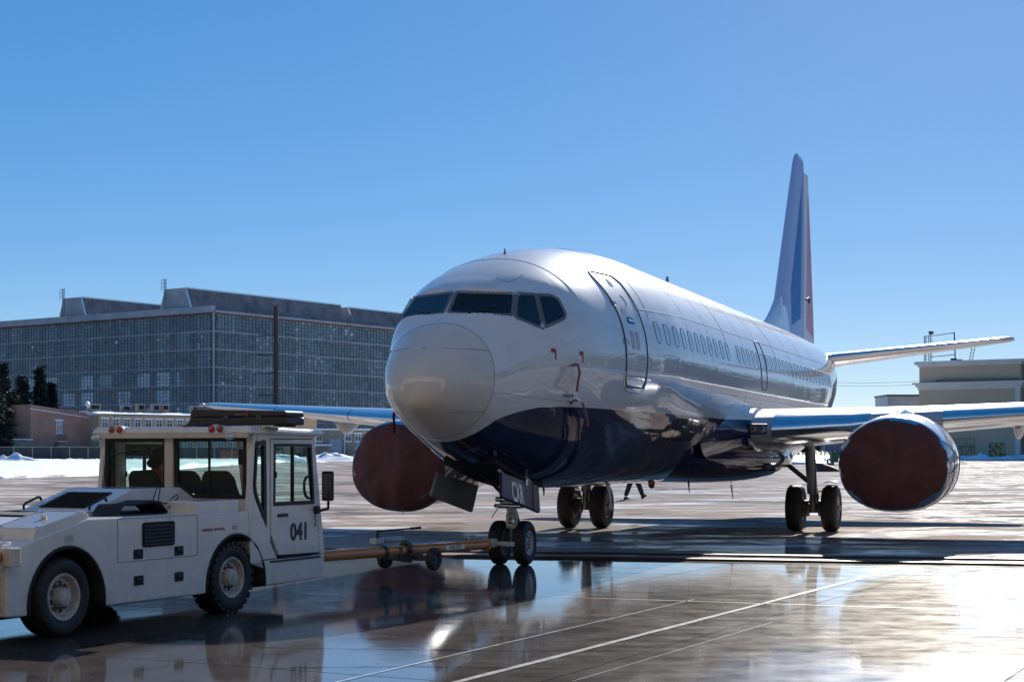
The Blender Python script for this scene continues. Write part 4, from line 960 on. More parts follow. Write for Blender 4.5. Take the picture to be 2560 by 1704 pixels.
# cab sides
def cab_side(y, s):
    a, b = (y-.006, y+.05) if s < 0 else (y-.05, y+.006)
    m = MB()
    for pl in ([(2.89, 1.07), (2.985, 1.90), (3.05, 1.90), (3.018, 1.83), (2.972, 1.36), (2.985, 1.26), (3.03, 1.17), (3.236, .865), (3.236, .53), (2.95, .53), (2.92, .80)],
               [(3.218, 1.90), (3.292, 1.90), (3.302, .76), (3.302, .53), (3.236, .53), (3.236, .86)],
               [(3.05, 1.84), (3.218, 1.84), (3.218, 1.90), (3.05, 1.90)], [(3.292, 1.855), (4.176, 1.862), (4.19, 1.90), (3.292, 1.90)],
               [(4.178, 1.90), (4.20, 1.90), (4.425, .53), (4.33, .53), (4.178, 1.85)],
               [(3.302, .53), (3.302, .72), (3.44, .53)]):
        m.prism(pl, a, b, 'xz')
    cs = m.build('cab_side', M['tug'], tug, bevel=.006)
    o = -.010 if s < 0 else .010; yy = y+o*.3
    qw = [(3.030, 1.825), (3.210, 1.828), (3.226, .885), (3.045, 1.165), (2.996, 1.262), (2.984, 1.36)]
    fr = MB(); k = len(qw); cx = sum(p[0] for p in qw)/k; cz = sum(p[1] for p in qw)/k
    inn = [(3.062, 1.775), (3.165, 1.778), (3.172, 1.05), (3.075, 1.20), (3.035, 1.28), (3.022, 1.36)]
    fr.loft([[P(a_, yy-.012, b_) for a_, b_ in qw], [P(a_, yy-.012, b_) for a_, b_ in inn], [P(a_, yy+.03, b_) for a_, b_ in inn], [P(a_, yy+.03, b_) for a_, b_ in qw]], caps=False)
    fo = fr.build('quarter_window', M['black'], cs); g = MB(); g.add([P(a_, yy+.01, b_) for a_, b_ in inn], [tuple(range(k))]); g.build('pane', M['cabglass'], fo)
    # door
    d0, d1 = (y-.014, y+.03) if s < 0 else (y-.03, y+.014)
    m = MB()
    for pl in ([(3.315, .79), (3.46, .565), (4.30, .553), (4.247, 1.112), (3.315, 1.112)], [(3.315, 1.112), (3.352, 1.112), (3.362, 1.80), (3.305, 1.843)], [(3.305, 1.843), (3.362, 1.80), (4.125, 1.80), (4.165, 1.85)], [(4.125, 1.80), (4.165, 1.85), (4.247, 1.112), (4.19, 1.112)]):
        m.prism(pl, d0, d1, 'xz')
    dr = m.build('cab_door', M['tug'], cs, bevel=.004)
    w0 = [(3.352, 1.112), (4.19, 1.112), (4.125, 1.80), (3.362, 1.80)]; w1 = [(3.385, 1.155), (4.150, 1.155), (4.095, 1.765), (3.392, 1.765)]
    m = MB().loft([[P(a_, y+(-.02 if s < 0 else .02), b_) for a_, b_ in w0], [P(a_, y+(-.02 if s < 0 else .02), b_) for a_, b_ in w1], [P(a_, y-(-.02 if s < 0 else .02), b_) for a_, b_ in w1], [P(a_, y-(-.02 if s < 0 else .02), b_) for a_, b_ in w0]], caps=False)
    m.box(3.735, 3.765, y-.016, y+.016, 1.15, 1.77); wf = m.build('door_window_frame', M['black'], dr)
    for xa, xb in ((3.385, 3.74), (3.76, 4.15)):
        g = MB(); g.add([P(xa, y, 1.15), P(xb, y, 1.15), P(min(xb, 4.097), y, 1.77), P(xa+.004, y, 1.77)], [(0, 1, 2, 3)]); g.build('pane', M['cabglass'], wf)
    MB().box(3.375, 3.40, y-.03, y+.01, 1.42, 1.49).build('window_latch', M['black'], wf)
    q = -.030 if s < 0 else .030
    MB().box(3.43, 3.63, min(y, y+q), max(y, y+q), .985, 1.022).build('door_handle', M['black'], dr, bevel=.008)
    MB().box(3.50, 4.27, y-.016 if s < 0 else y-.02, y+.02 if s < 0 else y+.016, .535, .552).build('step_gap_strip', M['blackm'], dr)  # black strip between door and step
    MB().box(3.30, 4.33, y-.010 if s < 0 else y, y if s < 0 else y+.010, .488, .510).build('step_edge', M['black'], dr)
    if s < 0:
        text('041', .262, M['black'], dr, frame_m((3.873, y-.0155, .80), (1, 0, 0), (0, 0, 1)), .95, .0012, .011, name='number')
        for zz in (.87, .80, .735): MB().sphere((4.235+(.87-zz)*.1, y-.014, zz), .007, 6, 4).build('door_bolt', M['dsteel'], dr)
        MB().box(4.25, 4.285, y-.020, y, .61, .70).build('door_hinge', M['tug'], dr, bevel=.004)
cab_side(0., -1); cab_side(TW, 1)
# cab rear and front
m = MB()
for ya, yb in ((.05, .075), (1.035, 1.145), (2.00, 2.02)): m.box(2.962, 3.01, ya, yb, 1.06, 1.90)
m.box(2.962, 3.01, .05, TW-.05, 1.06, 1.20).box(2.962, 3.01, .05, TW-.05, 1.865, 1.90)
cr = m.build('cab_rear_frame', M['tug'], tug, bevel=.005)
MB().box(2.925, 2.985, 1.035, 1.145, 1.22, 1.885).build('rear_post_cover', M['cream'], cr, bevel=.008)
for poly in ([(.075, 1.20), (.075, 1.865), (1.035, 1.865), (1.035, 1.33), (.83, 1.20)], [(1.145, 1.20), (1.145, 1.865), (2.0, 1.865), (2.0, 1.20)]):
    c = (sum(p[0] for p in poly)/len(poly), sum(p[1] for p in poly)/len(poly))
    def ins(p, k): return (p[0]+math.copysign(min(k, abs(c[0]-p[0])), c[0]-p[0]), p[1]+math.copysign(min(k*(1.0 if p[1] > 1.5 else .9), abs(c[1]-p[1])), c[1]-p[1]))
    inn = [ins(p, .045) for p in poly]
    wf = MB().loft([[P(2.955, a, b) for a, b in poly], [P(2.955, a, b) for a, b in inn], [P(3.0, a, b) for a, b in inn], [P(3.0, a, b) for a, b in poly]], caps=False).build('rear_window', M['black'], cr)
    g = MB(); g.add([P(2.985, a, b) for a, b in inn], [tuple(range(len(inn)))]); g.build('pane', M['cabglass'], wf)
    if c[0] < 1: MB().box(2.968, 2.99, .565, .585, 1.2, 1.865).build('divider', M['black'], wf)
    else:
        MB().tube([P(2.94, 1.98, 1.77), P(2.925, 1.97, 1.60), P(2.925, 1.985, 1.42), P(2.93, 2.0, 1.24)], .007, 6).tube([P(2.94, 1.58, 1.72), P(2.93, 1.98, 1.66)], .008, 6).build('wiper', M['black'], wf)
        MB().box(3.0, 3.08, 1.42, 1.76, 1.665, 1.765).build('wiper_motor', M['black'], wf, bevel=.03, seg=3)
m = MB()
for ya, yb in ((.05, .10), (TW-.10, TW-.05), (1.0, 1.05)):
    m.add([P(4.20, ya, 1.90), P(4.20, yb, 1.90), P(4.36, yb, .95), P(4.36, ya, .95), P(4.15, ya, 1.90), P(4.15, yb, 1.90), P(4.31, yb, .95), P(4.31, ya, .95)], [(0, 1, 2, 3), (7, 6, 5, 4), (0, 4, 5, 1), (1, 5, 6, 2), (2, 6, 7, 3), (3, 7, 4, 0)])
m.box(4.28, 4.42, .05, TW-.05, .52, .96).box(4.13, 4.20, .05, TW-.05, 1.85, 1.90)
cf = m.build('cab_front_frame', M['tug'], tug, bevel=.006)
g = MB(); g.add([P(4.19, .1, 1.85), P(4.19, TW-.1, 1.85), P(4.335, TW-.1, .96), P(4.335, .1, .96)], [(0, 1, 2, 3)]); g.build('windscreen', M['cabglass'], cf)
# roof
rf = MB().loft([[P(2.885, -.035, 1.90), P(2.885, TW+.035, 1.90), P(4.335, TW+.035, 1.885), P(4.335, -.035, 1.885)], [P(2.87, -.05, 1.925), P(2.87, TW+.05, 1.925), P(4.36, TW+.05, 1.915), P(4.36, -.05, 1.915)], [P(2.90, -.02, 1.985), P(2.90, TW+.02, 1.985), P(4.33, TW+.02, 1.965), P(4.33, -.02, 1.965)]]).build('roof', M['tug'], tug, bevel=.022, seg=3)
MB().box(2.87, 2.93, .0, TW, 1.858, 1.93).build('roof_fascia', M['cream'], rf, bevel=.012)
for ya, yb, ca, cb in ((1.823, 1.715, 'amberlens', 'redlens'), (.454, .346, 'redlens', 'amberlens')):
    c = (ya+yb)/2; R = []
    for k in range(9):
        t = k/8; x = 2.858+.34*t; f = sqrt(max(.02, 1-t**1.6)); R.append([P(x, c+(.115*f)*cos(a), 1.955+(.052*f)*sin(a)) for a in [2*pi*j/20 for j in range(20)]])
    h = MB().loft(R).build('lamp_housing', M['tug'], rf, smooth=50)
    for yy, mm in ((ya, ca), (yb, cb)): MB().lathe([(0, .042), (.012, .042), (.022, .034), (.026, .004)], (2.86, yy, 1.960), (-1, 0, 0), 20, caps=False).build('lamp', M[mm], h, smooth=50)
for y in (2.045, .22):
    MB().sphere((2.86, y, 1.868), .055, 16, 9, (.55, 1.15, .72)).build('work_lamp', M['lens'], rf, smooth=60)
MB().tube([P(3.0, 1.90, 1.97), P(3.0, 1.91, 2.03), P(3.0, 1.905, 2.14)], [.012, .005, .003], 6).build('aerial', M['black'], rf)
# mirror
mr = MB().loft([[P(4.17+dx, -.20+dy, z) for dx, dy in ((-.02, -.075), (.02, -.08), (.055, -.05), (.06, .04), (.035, .075), (-.02, .07))] for z in (1.15, 1.17, 1.47, 1.49)]).build('mirror', M['black'], tug, bevel=.02, seg=3)
MB().tube([P(4.16, -.22, 1.14), P(4.22, -.18, 1.06), P(4.20, -.06, 1.03), P(4.17, .0, 1.05)], .016, 8).cyl((4.20, -.04, 1.0), (4.20, -.04, 1.09), .035, 10).build('mirror_arm', M['black'], mr, smooth=50)
MB().tube([P(4.05, -.02, 1.43), P(3.99, -.03, 1.42), P(3.95, -.03, 1.37), P(3.95, -.03, 1.27), P(3.98, -.03, 1.21), P(4.06, -.02, 1.18)], .016, 8).build('grab_handle', M['black'], tug, smooth=60)
MB().tube([P(4.19, -.03, 1.0), P(4.17, -.035, .95), P(4.20, -.03, .90), P(4.18, -.02, .86)], .006, 6).build('mirror_cable', M['cable'], mr)
g = MB(); g.add([P(4.147, -.265, 1.18), P(4.147, -.14, 1.18), P(4.147, -.14, 1.46), P(4.147, -.265, 1.46)], [(0, 1, 2, 3)]); g.build('mirror_glass', M['silver'], mr)
# interior
def seat(y):
    m = MB().box(3.30, 3.78, y-.22, y+.22, .86, 1.0)
    st_ = m.build('seat', M['blackm'], tug, bevel=.04, seg=3)
    MB().loft([[P(3.36-.16*t, y+w*a, 1.0+.50*t+b) for a, b in ((-1, 0), (1, 0))]+[P(3.26-.16*t, y+w, 1.0+.50*t), P(3.26-.16*t, y-w, 1.0+.50*t)] for t, w in ((0, .22), (.5, .23), (.85, .20), (1, .14))]).build('seat_back', M['blackm'], st_, bevel=.03, seg=3)
seat(1.62); seat(1.06); seat(.60)
MB().cyl((4.02, 1.62, .8), (3.88, 1.62, 1.22), .03, 10).lathe([(-.01, .17), (.0, .185), (.01, .17)], (3.87, 1.62, 1.24), (-.35, 0, .9), 24, caps=False).build('steering_wheel', M['black'], tug, smooth=50)
MB().box(4.02, 4.22, .2, TW-.2, 1.0, 1.10).build('dashboard', M['black'], tug, bevel=.03)
MB().tube([P(4.12, .86, 1.85), P(4.08, .86, 1.76)], .012, 6).box(4.05, 4.09, .78, .95, 1.56, 1.74).build('inner_mirror', M['black'], tug, bevel=.02)
MB().box(4.40, 4.47, .70, 1.40, .30, .50).cyl((4.44, 1.05, .40), (4.58, 1.05, .40), .06, 12).bar((4.42, 1.05, .46), (4.62, 1.05, .46), .18, .03).bar((4.42, 1.05, .36), (4.62, 1.05, .36), .18, .03).cyl((4.57, 1.05, .30), (4.57, 1.05, .54), .03, 10).build('tow_hitch', M['dsteel'], tug, bevel=.006)
TM = Matrix.Translation((-4.091, 14.872, 0)) @ Matrix.Rotation(pi/2-radians(25.506), 4, 'Z')
TZ = pi/2-radians(25.506)
def tw(x, y, z): return TM @ V(x, y, z)
# loose things on the tractor
cs = empty('hard_case', tw(3.30, .32, 1.985), TZ+.06, 'long black hard plastic case lying on the tractor cab roof', 'case')
M['case'] = simple('case_plastic', (.035, .031, .030), .55, var=.25, vscale=6, dirt=.2, bump=.2, bscale=30)
MB().box(-.21, .21, -.63, .60, .018, .105).build('case_base', M['case'], cs, bevel=.02, seg=3)
MB().loft([[P(-.21, -.63, .108), P(.21, -.63, .108), P(.21, .60, .108), P(-.21, .60, .106)], [P(-.205, -.62, .17), P(.205, -.62, .17), P(.205, .57, .20), P(-.205, .57, .20)]]).build('case_lid', M['case'], cs, bevel=.02, seg=3)
for y in (-.30, .12): MB().box(-.222, -.195, y-.035, y+.035, .07, .125).build('latch', M['dsteel'], cs, bevel=.004)
MB().lathe([(0, .028), (.004, .028)], (-.212, -.14, .135), (-1, 0, .1), 16).build('round_badge', M['red'], cs)
for y in (-.08, -.04, 0.): MB().box(-.217, -.21, y-.016, y+.012, .125, .14).build('badge_print', M['fineline'], cs)
for y in (-.5, .48): MB().box(-.205, .205, y-.02, y+.02, .0, .02).build('case_foot', M['blackm'], cs)
rb = empty('brown_strap', tw(2.95, .75, 1.9), TZ, 'brown canvas strip draped from the cab roof edge to the hard case', 'strap')
pts = [(-.035, .36, -.01), (-.05, .31, .04), (-.03, .24, .085), (.02, .10, .105), (.10, -.06, .115), (.18, -.22, .12)]
m = MB(); m.loft([[P(x-.012, y+.02, z-.012), P(x+.06, y+.0, z+.030), P(x+.14, y-.02, z+.012), P(x+.06, y, z-.016)] for x, y, z in pts]); m.build('strip', simple('brown_canvas', (.075, .038, .022), .8, var=.35, vscale=9, bump=.4, bscale=25), rb, smooth=60)
mt = empty('rubber_mat', tw(1.45, .42, 1.10), TZ, 'folded black rubber mat lying on the tractor deck beside the hood', 'mat')
m = MB(); R = []
for k in range(15):
    t = k/14; x = -.42+.80*t; z = (.0 if t in (0, 1) else .015)+.11*smooth01(t/.18)*smooth01((1-t)/.2)*(1-.35*abs(sin(5*t)))
    R.append([P(x, -.18+.03*sin(7*t), z), P(x+.02, .16+.02*sin(9*t), z*.95), P(x+.02, .16+.02*sin(9*t), z*.95-.02), P(x, -.18+.03*sin(7*t), z-.02)])
m.loft(R).build('mat_sheet', M['blackm'], mt, smooth=40)
cb = empty('cable_loop', tw(1.85, .42, 1.10), TZ, 'thin black cable looping up from the tractor deck behind the cab', 'cable')
MB().tube([P(-.08, 0, .0), P(-.02, .02, .12), P(.05, .03, .24), (.085, .03, .265), P(.09, .02, .22), P(.03, 0, .10), P(.10, -.04, .07), P(.22, -.06, .14), P(.27, -.06, .165), P(.26, -.08, .13), P(.10, -.08, .03)], .007, 6).build('cable', M['cable'], cb, smooth=60)

# ------------------------------------------------------------------ tow bar
T0, T1 = V(-3.17, 19.05, .42), V(-.03, 24.28, .355)       # tractor hitch to nose gear
D = (T1-T0); LB = D.length; az = math.atan2(D.y, D.x)
bar = empty('tow_bar', (T0.x, T0.y, 0), az, 'long orange tow bar with small wheels between tractor and nose gear', 'tow bar')
M['orange'] = simple('orange_paint', (.60, .21, .035), .32, coat=.5, var=.2, vscale=5, dirt=.35)
zb = lambda x: T0.z+(T1.z-T0.z)*x/LB
MB().cyl((.25, 0, zb(.25)), (LB-.62, 0, zb(LB-.62)), .072, 24).build('tube', M['orange'], bar, smooth=40)
MB().bar((-.02, 0, zb(0)), (.3, 0, zb(.3)), .10, .05).lathe([(-.03, .07), (.03, .07)], (-.04, 0, zb(0)), (0, 0, 1), 16).build('towing_eye', M['dsteel'], bar, bevel=.008)
MB().lathe([(0, .074), (.01, .092), (.05, .092), (.06, .074)], (LB-.70, 0, zb(LB-.7)), (1, 0, 0), 24).build('end_collar', M['orange'], bar, smooth=40)
MB().box(LB-.62, LB-.44, -.05, .05, .32, .44).bar((LB-.48, -.05, .37), (LB-.48, -.27, .37), .06).bar((LB-.48, .05, .37), (LB-.48, .27, .37), .06).bar((LB-.48, -.13, .37), (LB-.12, -.13, .345), .05, .07).bar((LB-.48, .13, .37), (LB-.12, .13, .345), .05, .07).build('gear_fork', M['gearwhite'], bar, bevel=.008)
MB().tube([P(LB-1.15, .0, zb(4)+.07), P(LB-1.15, 0, zb(4)+.13), P(LB-.98, 0, zb(4)+.13), P(LB-.98, 0, zb(4)+.07)], .010, 8).build('lift_handle', M['orange'], bar, smooth=60)
WX = LB*.565
MB().bar((WX, -.43, .275), (WX, .43, .275), .06).bar((WX-.55, 0, .33), (WX, 0, .245), .10, .07).bar((WX-.12, 0, .50), (WX+.25, 0, .28), .12, .05).bar((WX-.30, -.0, .44), (WX-.30, 0, .28), .16, .06).bar((WX, -.20, .245), (WX-.12, -.05, .46), .04).bar((WX, .20, .245), (WX-.12, .05, .46), .04).build('wheel_carriage', M['dsteel'], bar, bevel=.006)
for x in (WX-.62, WX-.12): MB().lathe([(-.04, .083), (.04, .083)], (x, 0, zb(x)), (1, 0, 0), 20).build('clamp', M['dsteel'], bar, smooth=40)
MB().box(WX-.85, WX-.66, -.06, .06, .49, .58).box(WX-.62, WX-.18, -.05, .05, .51, .58).build('hydraulic_pump', M['steel'], bar, bevel=.02)
MB().cyl((WX-.74, 0, .56), (WX-.74, 0, .67), .022, 10).cyl((WX-.74, 0, .67), (WX-.16, -.30, .70), .011, 8).cyl((WX-.30, -.226, .693), (WX-.16, -.30, .70), .017, 8).build('pump_handle', M['black'], bar, smooth=40)
for s in (-1, 1):
    ty = MB().lathe(tyre_prof(.155, .095, .07), (WX, s*.40, .275), (0, 1, 0), 28, caps=False).build('wheel', M['rubber'], bar, smooth=35)
    MB().lathe([(-.03, .062), (-.028, .05), (-.02, .03), (-.045, .02), (-.045, .003)], (WX, s*.40, .275), (0, 1, 0), 16, caps=False).lathe([(.03, .062), (.028, .05), (.02, .03), (.045, .02), (.045, .003)], (WX, s*.40, .275), (0, 1, 0), 16, caps=False).build('rim', M['dsteel'], ty, smooth=35)
xl = LB*.735
MB().box(xl-.24, xl+.24, -.0745, -.060, zb(xl)-.028, zb(xl)+.034).build('label_plate', M['white'], bar)
text('A320 / B737', .062, M['black'], bar, frame_m((xl, -.0755, zb(xl)+.003), (1, 0, 0), (0, 0, 1)), .95, .001, .001)
MB().box(.52, .64, -.0745, -.06, zb(.5)-.045, zb(.5)+.045).build('warning_sticker', M['white'], bar)
MB().box(.56, .60, -.076, -.06, zb(.5)-.025, zb(.5)+.025).build('sticker_print', M['fineline'], bar)

# ------------------------------------------------------------------ covers and flags hanging on the airliner (removable things)
PM = Matrix.Translation((-1.2882, 21.101, 0)) @ Matrix.Rotation(pi/2-PHI, 4, 'Z'); PZ = pi/2-PHI
def pw(x, y, z): return PM @ V(x, y, z)
for s, lab in ((-1, 'wrinkled maroon canvas cover closing the engine intake at right'), (1, 'maroon canvas cover over the engine intake behind the nose at left')):
    yc = s*4.94; root = empty('engine_cover', pw(ECX, yc, ECZ), PZ, lab, 'engine cover', 'maroon engine covers')
    m = MB(); rings = []; nn = 72
    prof = [(.004, -.17), (.25, -.16), (.5, -.135), (.68, -.105), (.80, -.07), (.875, -.03), (.925, .012), (.945, .06)]
    if s > 0: prof += [(.965, .10), (1.0, .19), (1.012, .30)]
    for f, dx in prof:
        ring = []; f0_ = f; dx0_ = dx
        for k, p in enumerate(necirc(0, 0, 0, 1.03*f, .86*f, .90*f*(1.05 if s > 0 and f > .7 else 1), nn)):
            a = 2*pi*k/nn; dx = dx0_
            if s > 0 and f0_ > .93:
                hold = smooth01((sin(a)+.35)/.5); p = p*(1-hold*(1-.925/f0_)); dx = dx0_+(.03-dx0_)*hold
            wr = (.016*sin(a*9+f*7)+.010*sin(a*17-f*11)+.026*sin(a*5+3*f)+.020*sin(a*3-2*f+1))*f*(1.0 if f < .93 else .45)
            if f > .85: wr += .006*sin(a*31)
            g = 1+(.05 if s > 0 else .0)*(f > .93)
            if s > 0 and f > .93: g += .02*max(0, sin(a*3+.6)); g = 1+(g-1)*(1-smooth01((sin(a)+.35)/.5))
            sag = .02*sin(pi*f)*max(0, -sin(a)) 
            ring.append(V(dx-wr-sag, p.y*g, p.z*g))
        rings.append(ring)
    m.loft(rings, caps=True); m.build('canvas', M['maroon'], root, smooth=70)
    cords = []; M['cord'] = M.get('cord') or simple('tie_cord', (.42, .40, .38), .6)
    if s < 0:
        a = [necirc(x, 0, 0, 1.03*f+.006, .86*f+.006, .90*f+.006, 80) for x, f in ((.0, .89), (.10, .967), (.3, .997), (.7, 1.022), (1.3, 1.032))]
        cords.append([V(-.03, -.60, .42)]+[a[i][k] for i, k in ((0, 33), (1, 34), (2, 35), (3, 37), (4, 39))])
        cords.append([V(-.02, -.86, -.22)]+[a[i][k] for i, k in ((0, 43), (1, 42), (2, 42), (3, 41), (4, 40))])
        cords.append([V(-.02, .62, .44)]+[a[i][k] for i, k in ((0, 7), (1, 7), (2, 6), (3, 5))])
        cords.append([a[4][40]+V(.0, -.0, 0), a[4][40]+V(.03, -.05, .02), a[4][40]+V(.02, -.09, .0)])
    else: cords.append([V(.2, -.2, -.93), V(.15, -.14, -1.0), V(.2, -.06, -1.05)])
    for c_ in cords: MB().tube(c_, .009, 6).build('tie_cord', M['cord'], root, smooth=60)
def flag(pts, w, loc, lab, cover=None):
    o = empty('flag_streamer', pw(*loc), PZ, lab, 'streamer', 'red streamers on the nose')
    m = MB(); R = []
    for i, p in enumerate(pts):
        p = V(*p); R.append([p+V(-w/2, -.004, 0), p+V(w/2, -.004-.006*(i % 2), 0), p+V(w/2, .004-.006*(i % 2), 0), p+V(-w/2, .004, 0)])
    m.loft(R).build('ribbon', M['red'], o)
    if cover:
        MB().tube([V(*p) for p in cover], .019, 8).build('sleeve', M['red'], o, smooth=50)
p0 = sp(2.39, -.29); p1 = sp(2.50, -.79)
flag([(-.02, -.02, -.02), (-.0, -.03, -.12), (-.05, -.02, -.24), (-.07, -.01, -.38)], .085, (2.39, p0.y-.13, p0.z), 'red streamer hanging straight from the upper nose probe', [(.03, 0, 0), (-.05, 0, 0), (-.17, .0, 0), (-.24, .0, -.02)])
flag([(-.02, 0, 0), (.10, -.05, -.02), (.24, -.06, -.12), (.38, -.05, -.27), (.46, -.03, -.36)], .085, (2.50, p1.y-.13, p1.z), 'red streamer slanting backwards from the lower nose probe', [(.03, 0, 0), (-.05, 0, 0), (-.17, 0, 0), (-.24, 0, -.05)])
p2 = sp(2.1, -.89, 1); flag([(0, 0, 0), (.0, .03, -.10), (.01, .02, -.24), (.0, .03, -.36)], .07, (2.1, p2.y+.05, p2.z), 'red streamer on the far side of the nose')

# ------------------------------------------------------------------ far hangar with glazed walls
def facade_mat(name, a, b, rough, sc):
    t = NT(name); c = t.coords(); n = t.noise(c, sc, 6, .65)
    t.set(Base_Color=t.mixc(t.ramp(n, [(.3, 0.), (.7, 1.)]), a, b), Roughness=rough); t.set(Normal=t.bump(n, .3, .03)); return t.m
M['concrete'] = facade_mat('concrete_fascia', (.26, .28, .31), (.42, .44, .47), .7, .25)
M['bluesteel'] = facade_mat('mullion_paint', (.045, .065, .085), (.08, .10, .12), .5, .6)
M['roofmetal'] = facade_mat('weathered_roof_metal', (.17, .125, .115), (.34, .30, .29), .45, .35)
M['redpipe'] = simple('red_oxide', (.18, .045, .03), .6, var=.3, vscale=.4)
PG = []
for nm, c, r in (('pane_dark', (.075, .115, .145), .25), ('pane_blue', (.11, .165, .20), .25), ('pane_grey', (.155, .22, .26), .25), ('pane_daylight_pale', (.30, .37, .41), .3), ('pane_daylight_white', (.52, .57, .60), .35)):  # two palest have daylight from behind painted into their colour
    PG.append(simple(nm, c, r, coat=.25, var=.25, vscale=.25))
HC = V(gx(535, 330), 330, 0); HL = V(-.814, .58, 0).normalized(); HR = V(.58, .814, 0).normalized()
hz0, hz1 = 1.2, 30.4
hang = empty('glazed_hangar', tuple(HC), 0, 'huge hangar with dark glass curtain walls and trapezoid roof monitors', 'building')
def wallpt(d, t, z, off=0.):
    n = V(d.y, -d.x, 0)
    if n.y > 0: n = -n
    return d*t+n*off+V(0, 0, z)
random.seed(11)
pane_parts = 0; rest = MB()
for wi, (d, L, cols) in enumerate(((HL, 92, 92), (HR, 84, 84))):
    cw = L/cols; rh = (hz1-hz0)/40; n = V(d.y, -d.x, 0); n = n if n.y < 0 else -n
    cand = []
    for i in range(cols):
        for j in range(40):
            zz = hz0+rh*j; bay = (i+2) % 6; lvl = j/40
            if wi == 0:
                pb = (.55 if bay not in (0, 1) else .05)*(1 if lvl < .62 else .12)*(.25 if i < 14 else 1)*(1-.55*(j % 5 == 4))
            else: pb = (.06+.25*(i > 55 and lvl < .45))
            cell = random.Random(wi*1000+(i//6)*40+j//5); cl = cell.random(); edge = i % 6 in (0, 5)
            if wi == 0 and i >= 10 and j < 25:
                mi = (1 if edge or j % 5 == 4 else (4 if cl > .45 else 3)) if cl > .12 else 1  # lower bays: pale panes painted as daylight showing through
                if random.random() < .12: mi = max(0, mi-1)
            else:
                mi = 1 if cl < .6 else 2
                if edge and wi == 0: mi = 0
                if wi == 1 and i > 52 and j < 16 and cl > .5: mi = 3
                r = random.random(); mi = min(4, mi+1) if r < .10 else max(0, mi-1) if r < .25 else mi
            if random.random() < .003: mi = 4
            tx, tz = random.uniform(-.004, .004), random.uniform(-.012, .012)
            a, b = cw*i+.05, cw*(i+1)-.05; z0, z1 = zz+.04, zz+rh-.04
            q = [wallpt(d, a, z0, tx-tz), wallpt(d, b, z0, -tx-tz), wallpt(d, b, z1, -tx+tz), wallpt(d, a, z1, tx+tz)]
            if i < 6 and 14 <= j < 39 and pane_parts < 300:
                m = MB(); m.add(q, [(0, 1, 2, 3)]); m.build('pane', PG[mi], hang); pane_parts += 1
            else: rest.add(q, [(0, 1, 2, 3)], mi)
    grid = MB()
    for i in range(cols+1): p = wallpt(d, cw*i, hz0, .04); grid.bar(p, p+V(0, 0, hz1-hz0), .07, .07, up=tuple(d))
    for j in range(41): z = hz0+rh*j; grid.bar(wallpt(d, 0, z, .05), wallpt(d, L, z, .05), .07, .07)
    grid.build('glazing_bars', M['bluesteel'], hang)['kind'] = 'stuff'
    for j in range(0, 41, 5): z = hz0+rh*j; MB().bar(wallpt(d, -.1, z, .22), wallpt(d, L, z, .22), .30, .22).build('girt', M['concrete'], hang)
    for i in range(0, cols+1, 6): p = wallpt(d, cw*i, hz0, -.4); MB().bar(p, p+V(0, 0, hz1-hz0), .5, .5).build('column', M['bluesteel'], hang)
    MB().bar(wallpt(d, 0, hz0-1, -.3), wallpt(d, L, hz0-1, -.3), .4, 2.2).build('plinth', M['concrete'], hang)
    back = MB(); back.add([wallpt(d, 0, hz0, -3), wallpt(d, L, hz0, -3), wallpt(d, L, hz1, -3), wallpt(d, 0, hz1, -3)], [(0, 1, 2, 3)]); back.build('inner_wall', M['bluesteel'], hang)
    if wi == 0: MB().bar(wallpt(d, -.2, hz1+.85, .35), wallpt(d, L, hz1+.85, .35), .9, 1.35).build('parapet', M['concrete'], hang)
    else: MB().bar(wallpt(d, -.2, hz1+.35, .35), wallpt(d, L, hz1+.35, .35), .6, .45).build('gutter', M['concrete'], hang)
    MB().bar(wallpt(d, 0, hz1+.02, .55), wallpt(d, L, hz1+.02, .55), .26, .26).build('red_pipe', M['redpipe'], hang)
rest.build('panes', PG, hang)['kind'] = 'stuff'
MB().bar(V(0, -.3, hz0), V(0, -.3, hz1+.3), .35, .35).build('corner_post', M['concrete'], hang)
m = MB(); zt = hz1+.3; m.add([HL*.5+V(0, 0, zt), HL*92+V(0, 0, zt), HL*92+HR*84+V(0, 0, zt), HR*84+V(0, 0, zt)], [(0, 1, 2, 3)]); m.build('roof', M['roofmetal'], hang)
def monitor(a, l0, l1, w, wt, h, z=None):
    """roof monitor: trapezoid section running along the right wall direction; a = offset along left wall"""
    z = z or zt+.05; o = HL*a; c = []
    for t in (l0, l1): c.append([o+HL*(-w/2)+HR*t+V(0, 0, z), o+HL*(-wt/2)+HR*(t+(.0))+V(0, 0, z+h), o+HL*(wt/2)+HR*t+V(0, 0, z+h), o+HL*(w/2)+HR*t+V(0, 0, z)])
    mo = MB(); mo.loft(c); mon = mo.build('roof_monitor', M['roofmetal'], hang)
    e = MB(); e.add([p-HR*.05 for p in c[0]], [(0, 1, 2, 3)]); e.build('monitor_end', M['concrete'], mon)
    k = int((l1-l0)/.85); rb_ = MB()
    for i in range(k+1):
        t = l0+(l1-l0)*i/k
        for p, q in ((-w/2, -wt/2), (w/2, wt/2)): rb_.bar(o+HL*p+HR*t+V(0, 0, z), o+HL*q+HR*t+V(0, 0, z+h), .10, .12)
    rb_.build('roof_ribs', M['roofmetal'], mon)['kind'] = 'stuff'
    MB().bar(o+HL*(-wt/2)+HR*(l0-.1)+V(0, 0, z+h), o+HL*(-wt/2)+HR*l1+V(0, 0, z+h), .3, .3).bar(o+HL*(-w/2)+HR*(l0-.06)+V(0, 0, z), o+HL*(-wt/2)+HR*(l0-.06)+V(0, 0, z+h), .22, .22).build('edge_trim', M['silver'], mon)
    return o, z, h, mon
